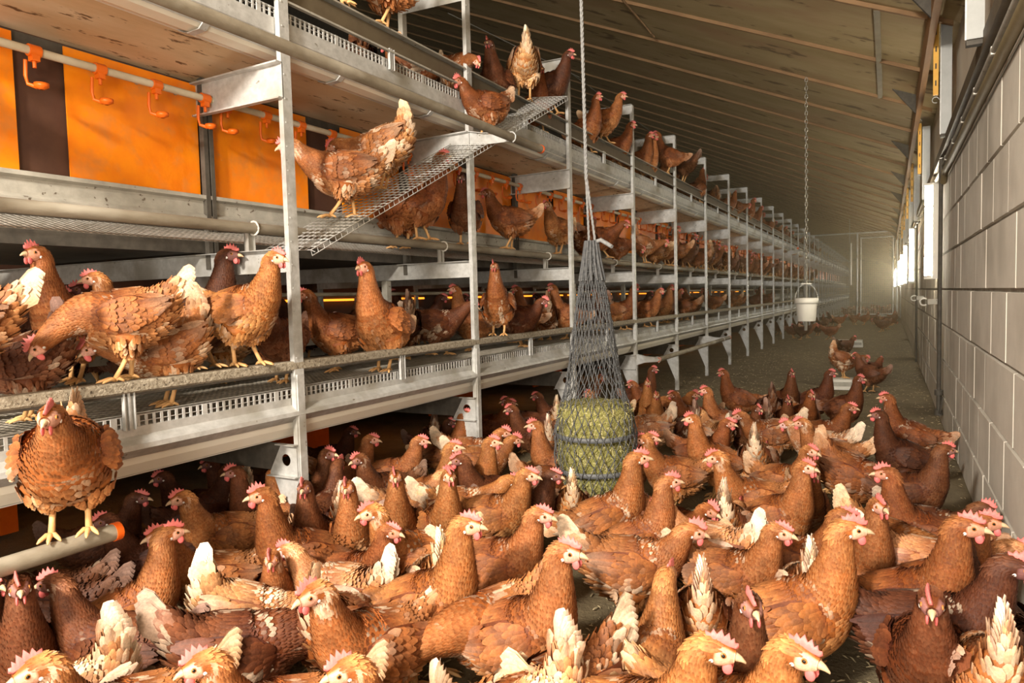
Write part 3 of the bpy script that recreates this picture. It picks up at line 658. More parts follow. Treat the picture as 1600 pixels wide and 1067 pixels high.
def hen_meshes(seed, pitch=8, e0=55, e1=80, nl=.15, he=-5, yaw=0, tail=55, tspread=3.2, legs=(0,0), fluff=1., sit=0., walk=None):
    R=random.Random(seed)
    out={}; mb=MB()
    hip=np.array([0,0,.190-sit])
    pr=math.radians(pitch); cp,sp=math.cos(pr),math.sin(pr)
    def rot(p): x,y,z=p; return np.array([x*cp-z*sp, y, x*sp+z*cp])+hip
    tr=math.radians(tail); ct,st_=math.cos(tr),math.sin(tr)
    body=[(-.122-.068*ct,.046+.068*st_,.009,.013),(-.122-.040*ct,.046+.040*st_,.017,.027),(-.120-.008*ct,.042+.008*st_,.036,.046),(-.092,.018,.062,.070),(-.055,.002,.079,.089),(-.008,-.004,.087,.096),(.038,.0,.084,.091),(.073,.016,.068,.076)]
    rows=[]   # x,y,z,w,h,yaw
    for x,z,w,h in body:
        q=rot((x,0,z)); rows.append([q[0],0,q[2],w*fluff,h*fluff,0])
    p=rot((.073,0,.016)); yw=math.radians(yaw)
    prof=[(.16,.061),(.32,.052),(.48,.044),(.64,.0365),(.80,.031),(.93,.0275)]
    tp=0; el_b=pitch+18
    for t,r in prof:
        ee=math.radians(e0+(e1-e0)*t) if t>.2 else math.radians((el_b+e0)/2)
        y=yw*max(0,(t-.2))*.6
        p=p+nl*(t-tp)*np.array([math.cos(ee)*math.cos(y),math.cos(ee)*math.sin(y),math.sin(ee)]); tp=t
        rows.append([*p,r*.95*fluff**.5,r*1.02*fluff**.5,y])
    hr=math.radians(he); hy=yw
    hd=np.array([math.cos(hr)*math.cos(hy),math.cos(hr)*math.sin(hy),math.sin(hr)])
    prev=np.array([math.cos(math.radians(e1))*math.cos(yw*.6),math.cos(math.radians(e1))*math.sin(yw*.6),math.sin(math.radians(e1))])
    mid=hd+prev; mid/=np.linalg.norm(mid)
    p=p+mid*.020; rows.append([*p,.0235,.0245,yw*.85])
    p=p+hd*.018; hc=p.copy(); rows.append([*p,.0205,.0215,yw])
    p=p+hd*.014; rows.append([*p,.016,.0165,yw])
    p=p+hd*.010; rows.append([*p,.0095,.0105,yw])
    ctr=_cat(rows,4); n=len(ctr); NS=18
    T=np.gradient(ctr[:,:3],axis=0); T/=np.linalg.norm(T,axis=1)[:,None]
    side=np.stack([-np.sin(ctr[:,5]),np.cos(ctr[:,5]),0*ctr[:,5]],1)
    side-=T*(side*T).sum(1)[:,None]; side/=np.linalg.norm(side,axis=1)[:,None]
    up=np.cross(T,side)
    arc=np.concatenate([[0],np.cumsum(np.linalg.norm(np.diff(ctr[:,:3],axis=0),axis=1))]); tot=arc[-1]
    hs=len(body)-1
    def at(u,ph):
        i=min(max(u,0),n-1.001); k=int(i); f=i-k
        A=ctr[k]*(1-f)+ctr[k+1]*f; t=T[k]*(1-f)+T[k+1]*f; sd=side[k]*(1-f)+side[k+1]*f; uu=up[k]*(1-f)+up[k+1]*f
        nn=math.cos(ph)*sd/max(A[3],.004)+math.sin(ph)*uu/max(A[4],.004); nn/=np.linalg.norm(nn)
        return A[:3]+A[3]*math.cos(ph)*sd+A[4]*math.sin(ph)*uu, nn, t, A
    iface=n-1-11   # start of bare face
    V=[];C=[];F=[]
    for i in range(n):
        for k in range(NS):
            ph=2*PI*k/NS; q,nn,t,A=at(i,ph)
            if i>iface+1 and math.sin(ph)<.75: c=(.78,.42,.30,0)
            elif i>iface+1: c=(*BR,0)
            else: c=(*mixc(BR,BRD,.3),.1)
            V.append(q);C.append(c)
    for i in range(n-1):
        for k in range(NS): F.append((i*NS+k,i*NS+(k+1)%NS,(i+1)*NS+(k+1)%NS,(i+1)*NS+k))
    F.append(tuple(range(NS))); F.append(tuple((n-1)*NS+k for k in range(NS))[::-1])
    mb.add(V,F,C,0)
    # contour feathers, laid head-first so every row covers the next
    u=n-1-9.; idx=np.arange(n); nb=4*(len(body)-1)
    while u>1.0:
        P0,_,t,A=at(u,0); isneck = u>nb+2
        r=max(A[3],A[4])
        if isneck: L=.030 if r<.045 else .034; W=.0085 if r<.03 else .0115
        else: L=.034 if u<nb*.8 else .028; W=.0165 if r>.05 else .014
        if u<8: L=.042; W=.019
        cnt=max(8,int(2*PI*(A[3]+A[4])/2/(W*.62)))
        off=R.random()
        for k in range(cnt):
            ph=2*PI*(k+off+R.uniform(-.25,.25))/cnt
            ui=u+R.uniform(-.5,.5); q,nn,t,A2=at(ui,ph)
            if u>n-1-13 and math.sin(ph)<.35 : continue
            belly = (not isneck) and math.sin(ph)<-.45
            d=-t+nn*.02; 
            if isneck: d=d+np.array([0,0,-.12])
            d-=nn*(d@nn)*.9; d/=np.linalg.norm(d)
            rr=R.random(); c=mixc(BRD,BR,.25+.75*rr) if not isneck else mixc(BR,BRL,rr*.45)
            if belly: c=mixc(BR,BRL,.3+.5*R.random())
            if not isneck and math.sin(ph)>.5: c=mixc(BRD,BR,R.random()*.8)
            c0=mixc(c,BRD,.6); c1=mixc(c,BRL,.34 if not isneck else .45)
            w=R.random()*.75+(.28 if belly and u<nb*.5 else 0)+(.2 if u<9 else 0)+(.12 if nb-3<u<nb+8 and math.sin(ph)>-.2 else 0)
            if isneck: w*=.6
            feather(mb,q-d*L*.2+nn*.001,d,nn,L*R.uniform(.85,1.15),W*R.uniform(.85,1.15),L*(.07 if not belly else .16),c0,c1,min(w,1),curl=.06)
        du=(L*.36)/(tot/(n-1))
        u-=du*(n-1)/(n-1) if du>0.3 else .3
    # thighs, shanks and feet
    for si,s in enumerate((1,-1)):
        fx,lz=(legs[si],0) if not walk else walk[si]
        top=rot((-.005,s*.040,-.045)); hock=np.array([fx*.4-.02,s*.034,max(.05,.082-sit*.75)+lz]); foot=np.array([fx+.0,s*.036,.008+lz])
        if sit>.05: hock=np.array([-.03,s*.05,.05]); foot=np.array([.03,s*.045,.008])
        pts=[top,top*.6+hock*.4,hock*.85+top*.15,hock]; rad=[.052,.044,.019,.009]
        tube(mb,pts,rad,(*BR,.3),n=10)
        ax=hock-top; ln=np.linalg.norm(ax); ax/=ln
        a1=np.cross(ax,(0,1,0)); a1/=np.linalg.norm(a1); a2=np.cross(ax,a1)
        for rrow in range(7):
            tt=rrow/7.*.95; rr=.055*(1-tt**1.3)**.8+.010
            for k in range(int(8+rr*200)):
                ph=R.random()*2*PI; nn=math.cos(ph)*a1+math.sin(ph)*a2
                c=mixc(BR,BRL,R.random()*.7)
                feather(mb,top+ax*ln*tt+nn*rr*.93,(ax+nn*-.22)/1.03,nn,.028,.015,.003,mixc(c,BRD,.3),mixc(c,BRL,.4),R.random()*.8+.15)
        yel=(.78,.44,.18,0)
        tube(mb,[hock,hock*.5+foot*.5,foot+np.array([0,0,.004])],[.0085,.0068,.0078],yel,n=7,m=1)
        for a,l in ((0,.052),(32,.043),(-32,.043),(180,.024)):
            dd=np.array([math.cos(math.radians(a)),math.sin(math.radians(a)),0])
            tube(mb,[foot,foot+dd*l*.35+np.array([0,0,.004]),foot+dd*l*.8+np.array([0,0,-.002]),foot+dd*l+np.array([0,0,-.006])],[.0068,.0058,.0045,.0014],yel,n=6,m=1)
    out['body']=mb
    # wings
    BX_=[-.150]+[r[0] for r in body[3:]]; BW_=[.03]+[r[2] for r in body[3:]]; BH_=[.05]+[r[3] for r in body[3:]]; BZ_=[.045]+[r[1] for r in body[3:]]
    for s,nm in ((1,'wing_l'),(-1,'wing_r')):
        wb=MB()
        def wsurf(a,b):
            x=.072-.205*a
            hh=.052*math.sin(PI*min(1,a*.62+.22))**.8*(1-.55*a*a)*min(1,(a+.06)/.3)**.5
            zc=.016+.034*a*a
            z=zc+hh*b
            xi=np.clip(x,-.158,.08)
            W=np.interp(xi,BX_,BW_)*fluff; H=np.interp(xi,BX_,BH_)*fluff; Z=np.interp(xi,BX_,BZ_)
            q=np.clip((z-Z)/max(H,.01),-.97,.97)
            y=W*math.sqrt(1-q*q)*.97+.012*math.sin(PI*min(1,a*.95+.03))+.001+(.012 if a>.7 else 0)*(a-.7)/.3
            return np.array([x,s*y,z])
        def wn(a,b):
            e=.02; p=wsurf(a,b); du=wsurf(a+e,b)-p; dv=wsurf(a,b+e)-p
            nn=np.cross(du,dv); nn/=np.linalg.norm(nn)+1e-9
            if nn[1]*s<0: nn=-nn
            return p,nn,du/np.linalg.norm(du),dv/np.linalg.norm(dv)
        V=[];F=[];NA,NB=12,7
        for i in range(NA+1):
            for j in range(NB+1):
                p=wsurf(i/NA,-1+2*j/NB); V.append(rot(p))
        for i in range(NA):
            for j in range(NB): a=i*(NB+1)+j; F.append((a,a+NB+1,a+NB+2,a+1))
        wb.add(V,F,(*BRD,.1),0)
        def rv(v): return rot(v)-hip
        a=.02
        while a<.62:
            cnt=7 if a<.3 else 6
            for k in range(cnt):
                b=-.95+1.9*(k+R.random()*.5)/cnt
                p,nn,du,dv=wn(a+R.uniform(-.02,.02),b)
                d=du-dv*.10; d/=np.linalg.norm(d)
                c=mixc(BRD,BR,R.random()*.9); L=.036+.03*a
                feather(wb,rot(p+nn*.003),rv(d),rv(nn),L,.022,.004,mixc(c,BRD,.4),mixc(c,BRL,.22),R.random()*.6)
            a+=.075
        for k in range(11):   # flight feathers
            b=-.9+1.75*k/10; p,nn,du,dv=wn(.42+.15*R.random()+.06*abs(b),b)
            d=du-dv*(b)*.12; d/=np.linalg.norm(d)
            c=mixc(BRD,BR,R.random()*.7)
            feather(wb,rot(p+nn*(.005+.0006*k)),rv(d),rv(nn),.085+.010*math.sin(k),.019,.002,c,mixc(c,CREAM,.22),R.random()*.6+.1,curl=.05)
        out[nm]=wb
    # tail
    tb=MB(); root=np.array([-.122-.022*ct,0,.046+.022*st_])
    for s in (1,-1):
        for k in range(7):
            el=math.radians(tail-k*tspread+R.uniform(-2,2)); sd=math.radians(1+1.0*k)
            d=np.array([-math.cos(el)*math.cos(sd),s*math.sin(sd)*math.cos(el*.5),math.sin(el)]); d/=np.linalg.norm(d)
            nn=np.array([-.25,s*1.,.25]); nn-=d*(nn@d); nn/=np.linalg.norm(nn)
            c=mixc(BRL,BR,R.random()*.5+.06*k)
            feather(tb,rot(root+np.array([.0,s*(.002+.0018*k),-.003*k])),rot(d)-hip,rot(nn)-hip,.118-.007*k,.036,.001,mixc(c,BR,.2),mixc(c,CREAM,.75 if k<3 else .45),.55+R.random()*.45,curl=-.02,rnd=True)
        for k in range(9):   # coverts over the root
            el=math.radians(R.uniform(tail-24,tail+2)); sd=math.radians(R.uniform(1,6))
            d=np.array([-math.cos(el)*math.cos(sd),s*math.sin(sd),math.sin(el)]); d/=np.linalg.norm(d)
            nn=np.array([-.1,s*1.,.45]); nn-=d*(nn@d); nn/=np.linalg.norm(nn)
            c=mixc(BRL,BR,R.random())
            feather(tb,rot(root+np.array([.012,s*R.uniform(.012,.022),-R.uniform(-.01,.02)])),rot(d)-hip,rot(nn)-hip,R.uniform(.05,.075),.026,.001,mixc(c,BRD,.2),mixc(c,CREAM,.3),.35+R.random()*.65)
    out['tail']=tb
    # head furniture
    hs_=np.array([-math.sin(hy),math.cos(hy),0]); hu=np.cross(hd,hs_); RH=np.stack([hd,hs_,hu],1)
    def H(x,y,z): return hc+RH@np.array([x,y,z])
    b=MB(); V=[];C=[];F=[]
    for x,w,h,dz in ((.014,.0095,.0085,0),(.026,.0072,.0072,.0002),(.034,.0042,.0050,-.0015),(.042,.0012,.0018,-.006)):
        for k in range(8):
            q=2*PI*k/8; V.append(H(x,w*math.cos(q),dz+h*math.sin(q)))
    for i in range(3):
        for k in range(8): F.append((i*8+k,i*8+(k+1)%8,(i+1)*8+(k+1)%8,(i+1)*8+k))
    F.append(tuple(24+k for k in range(8))); b.add(V,F,(.66,.45,.27,0)); out['beak']=b
    c=MB(); cs=R.uniform(.85,1.25); lean=R.uniform(-.3,.3)
    ed=[(.030,.004),(.028,.012),(.0225,.011),(.021,.021),(.0155,.014),(.012,.029),(.005,.018),(.000,.032),(-.007,.019),(-.013,.028),(-.017,.017),(-.026,.020),(-.025,.010),(-.018,.002)]
    V=[];F=[]; m_=len(ed)
    for sgn in (1,-1):
        for x,z in ed: V.append(H(x-.002,sgn*.0011+lean*z*cs,.014+z*cs))
    for sgn in (1,-1):
        for x,z in ed: V.append(H(x*.86-.002,sgn*.0036+lean*z*cs,.012+z*cs*.55))
    cen=len(V)
    for i in range(m_):
        j=(i+1)%m_
        F.append((i,j,m_+j,m_+i)); F.append((j,i,2*m_+i,2*m_+j)); F.append((m_+i,m_+j,3*m_+j,3*m_+i))
    F.append(tuple(2*m_+i for i in range(m_))[::-1]); F.append(tuple(3*m_+i for i in range(m_)))
    c.add(V,F,(.78,.20,.18,0)); out['comb']=c
    for s,nm in ((1,'wattle_l'),(-1,'wattle_r')):
        w=MB(); ellipsoid(w,H(.015,s*.0075,-.020),(.0085,.0032,.0125*cs),RH,(.80,.17,.16,0)); out[nm]=w
    for s,nm in ((1,'eye_l'),(-1,'eye_r')):
        e=MB(); ellipsoid(e,H(.006,s*.0175,.004),(.0052,.0032,.0052),RH,(.50,.19,.05,0),nu=10,nv=8)
        ellipsoid(e,H(.0065,s*.0196,.0045),(.0033,.0018,.0033),RH,(.01,.008,.006,0)); out[nm]=e
    for s,nm in ((1,'lobe_l'),(-1,'lobe_r')):
        e=MB(); ellipsoid(e,H(-.012,s*.019,-.008),(.005,.003,.0065),RH,(.88,.80,.74,0)); out[nm]=e
    out['_head']=hc; out['_tail']=rot(root+np.array([-.105*ct,0,.105*st_]))
    out['_body']=rot((0,0,0)); out['_foot']=np.array([0,0,0.])
    return out
def hen_mats():

    m=bpy.data.materials.new('plumage'); m.use_nodes=True; nt=m.node_tree; N=nt.nodes; L=nt.links
    bs=N['Principled BSDF']; bs.inputs['Roughness'].default_value=.62; bs.inputs['Specular IOR Level'].default_value=.3
    
    at=N.new('ShaderNodeAttribute'); at.attribute_name='col'; oi=N.new('ShaderNodeObjectInfo')
    mul=N.new('ShaderNodeMix'); mul.data_type='RGBA'; mul.blend_type='MULTIPLY'; mul.inputs[0].default_value=1
    L.new(at.outputs['Color'],mul.inputs[6]); L.new(oi.outputs['Color'],mul.inputs[7])
    ad=N.new('ShaderNodeMath'); ad.operation='ADD'; L.new(at.outputs['Alpha'],ad.inputs[0]); L.new(oi.outputs['Alpha'],ad.inputs[1])
    mr=N.new('ShaderNodeMapRange'); mr.inputs[1].default_value=1.18; mr.inputs[2].default_value=1.75; mr.inputs[4].default_value=.86; mr.clamp=True; L.new(ad.outputs[0],mr.inputs[0])
    mx=N.new('ShaderNodeMix'); mx.data_type='RGBA'; L.new(mr.outputs[0],mx.inputs[0]); L.new(mul.outputs[2],mx.inputs[6]); mx.inputs[7].default_value=(.82,.66,.48,1)
    # fine barbs and patchy tone
    tc=N.new('ShaderNodeTexCoord'); nz=N.new('ShaderNodeTexNoise'); nz.inputs['Scale'].default_value=22; nz.inputs['Detail'].default_value=3; L.new(tc.outputs['Object'],nz.inputs['Vector'])
    hs=N.new('ShaderNodeHueSaturation'); mr2=N.new('ShaderNodeMapRange'); mr2.inputs[1].default_value=.35; mr2.inputs[2].default_value=.65; mr2.inputs[3].default_value=.78; mr2.inputs[4].default_value=1.25
    L.new(nz.outputs[0],mr2.inputs[0]); L.new(mr2.outputs[0],hs.inputs['Value']); L.new(mx.outputs[2],hs.inputs['Color']); 
    n3=N.new('ShaderNodeTexNoise'); n3.inputs['Scale'].default_value=150; n3.inputs['Detail'].default_value=4; n3.inputs['Roughness'].default_value=.7; L.new(tc.outputs['Object'],n3.inputs['Vector'])
    m3=N.new('ShaderNodeMapRange'); m3.inputs[1].default_value=.32; m3.inputs[2].default_value=.68; m3.inputs[3].default_value=.76; m3.inputs[4].default_value=1.22; L.new(n3.outputs[0],m3.inputs[0])
    h2=N.new('ShaderNodeHueSaturation'); L.new(m3.outputs[0],h2.inputs['Value']); L.new(hs.outputs[0],h2.inputs['Color']); L.new(h2.outputs[0],bs.inputs['Base Color'])
    n2=N.new('ShaderNodeTexNoise'); n2.inputs['Scale'].default_value=260; L.new(tc.outputs['Object'],n2.inputs['Vector'])
    bp=N.new('ShaderNodeBump'); bp.inputs['Strength'].default_value=.35; bp.inputs['Distance'].default_value=.002; L.new(n2.outputs[0],bp.inputs['Height']); L.new(bp.outputs[0],bs.inputs['Normal'])
    def skin(name,rough,sss):
        k=bpy.data.materials.new(name); k.use_nodes=True; t=k.node_tree; b=t.nodes['Principled BSDF']; a=t.nodes.new('ShaderNodeAttribute'); a.attribute_name='col'
        t.links.new(a.outputs['Color'],b.inputs['Base Color']); b.inputs['Roughness'].default_value=rough; b.inputs['Specular IOR Level'].default_value=.35
        z=t.nodes.new('ShaderNodeTexNoise'); z.inputs['Scale'].default_value=180; bb=t.nodes.new('ShaderNodeBump'); bb.inputs['Strength'].default_value=.4; bb.inputs['Distance'].default_value=.002
        tt=t.nodes.new('ShaderNodeTexCoord'); t.links.new(tt.outputs['Object'],z.inputs['Vector']); t.links.new(z.outputs[0],bb.inputs['Height']); t.links.new(bb.outputs[0],b.inputs['Normal'])
        return k
    return m, skin('leg_scales',.5,0), skin('comb_skin',.5,0), skin('beak_horn',.4,0), skin('eye_gloss',.08,0)
PARTS=[('wing_l','wing',0),('wing_r','wing',0),('tail','tail',0),('comb','comb',2),('wattle_l','wattle',2),('wattle_r','wattle',2),('beak','beak',3),('eye_l','eye',4),('eye_r','eye',4),('lobe_l','ear_lobe',2),('lobe_r','ear_lobe',2)]
# ---------------------------------------------------------------- hen poses
POSES = {
 'A': dict(pitch=26, e0=70, e1=88, nl=.175, he=0, tail=38, legs=(.02,-.02)),
 'B': dict(pitch=22, e0=66, e1=86, nl=.165, he=-6, yaw=42, tail=45, legs=(-.01,.02)),
 'C': dict(pitch=22, e0=66, e1=86, nl=.165, he=-4, yaw=-42, tail=45, legs=(.0,.02)),
 'N': dict(pitch=15, e0=56, e1=80, nl=.155, he=-8, tail=55, legs=(.03,-.02)),
 'L': dict(pitch=13, e0=54, e1=78, nl=.15, he=-10, yaw=30, tail=58, legs=(0,.01)),
 'R': dict(pitch=13, e0=52, e1=76, nl=.15, he=-10, yaw=-30, tail=58, legs=(.0,0)),
 'S': dict(pitch=3, e0=36, e1=64, nl=.125, he=-12, tail=52, legs=(.0,.02)),
 'W': dict(pitch=2, e0=30, e1=45, nl=.15, he=-20, tail=48, walk=((.055,.004),(-.05,.012))),
 'D': dict(pitch=-12, e0=-25, e1=-50, nl=.18, he=-65, tail=62, legs=(.02,-.01)),
 'E': dict(pitch=-4, e0=5, e1=-20, nl=.17, he=-40, tail=52, legs=(.0,.02)),
 'T': dict(pitch=-16, e0=10, e1=20, nl=.13, he=-30, tail=74, legs=(.0,.0)),
 'F': dict(pitch=4, e0=40, e1=60, nl=.13, he=-10, tail=72, legs=(.0,.02), fluff=1.06),
 'Q': dict(pitch=10, e0=46, e1=70, nl=.10, he=-8, yaw=-8, tail=66, legs=(.0,.01), fluff=1.05, sit=.012),
 'V': dict(pitch=-3, e0=-8, e1=-48, nl=.15, he=-50, tail=48, legs=(.03,-.02)),
 'Z': dict(pitch=4, e0=48, e1=72, nl=.11, he=-8, tail=30, sit=.085, fluff=1.08),
}
HM = hen_mats(); PM = {}
def pose(v):
    if v not in PM:
        d = hen_meshes(sum(map(ord, v))*7, **POSES[v]); r = {'_'+k[1:]: d[k] for k in d if k[0] == '_'}
        r['body'] = d['body'].mesh('hen', HM[:2])
        for k, nm, mi in PARTS: r[k] = d[k].mesh(nm, [HM[mi]])
        PM[v] = r
    return PM[v]
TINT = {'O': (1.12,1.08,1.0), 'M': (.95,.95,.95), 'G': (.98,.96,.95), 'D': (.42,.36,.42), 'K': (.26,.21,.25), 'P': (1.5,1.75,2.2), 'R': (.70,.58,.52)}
NH = [0]
def put_hen(P, base, yaw, var, tint, white, s, label, group, tilt=0., parts=True):
    m = pose(var); NH[0] += 1
    o = link(bpy.data.objects.new('hen', m['body'])); o.location = (P[0], P[1], base); o.rotation_euler = (0, tilt, yaw); o.scale = (s, s, s)
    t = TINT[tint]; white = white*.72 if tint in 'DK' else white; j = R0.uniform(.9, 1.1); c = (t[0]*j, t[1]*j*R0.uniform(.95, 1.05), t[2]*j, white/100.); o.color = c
    tag(o, label, 'hen', group)
    for k, nm, mi in PARTS:
        if not parts and nm in ('eye', 'ear_lobe', 'beak'): continue
        p = link(bpy.data.objects.new(nm, m[k]), o); p.color = c
    return o
def rotz(v, a): return np.array([v[0]*math.cos(a)-v[1]*math.sin(a), v[0]*math.sin(a)+v[1]*math.cos(a), v[2]])
def place(kind, x, y, phi, var, tint, white, s, label, base=0., X=None, group='hens crowding the litter floor'):
    r = ray(x, y); az = math.atan2(r[1], r[0]); yaw = az+math.radians(phi-90)
    m = pose(var)
    a = {'h': m['_head'], 't': m['_tail'], 'f': m['_foot'], 'b': m['_body']}[kind]
    a = rotz(a*s, yaw)
    Q = hitz(x, y, base+a[2]); P = Q-a
    PEND.append([P[0], P[1], yaw, s, (base, var, tint, white, label, group)])
PEND = []
def wall_clear(x, yaw, s): return x+max(.125, .20*math.cos(yaw)+.03, -.22*math.cos(yaw)+.03)*s-.352
def settle():
    A = np.array([p[:4] for p in PEND]); n = len(A); O = A[:, :2].copy(); offs = (-.062, .048); PULL = np.where(A[:, 3] >= 1.04, .2, .03); MOB = np.where(A[:, 3] >= 1.04, .12, 1.1)
    for it in range(60):
        D = np.zeros((n, 2)); f = np.stack([np.cos(A[:, 2]), np.sin(A[:, 2])], 1)
        for o1 in offs:
            c1 = A[:, :2]+f*(o1*A[:, 3])[:, None]
            for o2 in offs:
                c2 = A[:, :2]+f*(o2*A[:, 3])[:, None]
                d = c1[:, None]-c2[None]; L = np.linalg.norm(d, axis=2)+1e-6; rr = .078*(A[:, 3][:, None]+A[:, 3][None]); pen = np.clip(rr-L, 0, None); np.fill_diagonal(pen, 0)
                D += (d/L[..., None]*pen[..., None]).sum(1)*.22
        A[:, :2] += D*MOB[:, None]+(O-A[:, :2])*PULL[:, None]
        for i in range(n):
            w = wall_clear(A[i, 0], A[i, 2], A[i, 3])
            if w > 0: A[i, 0] -= w
    for i, p in enumerate(PEND):
        b, var, tint, white, label, group = p[4]; put_hen((A[i, 0], A[i, 1]), b, p[2], var, tint, white, p[3], label, group)
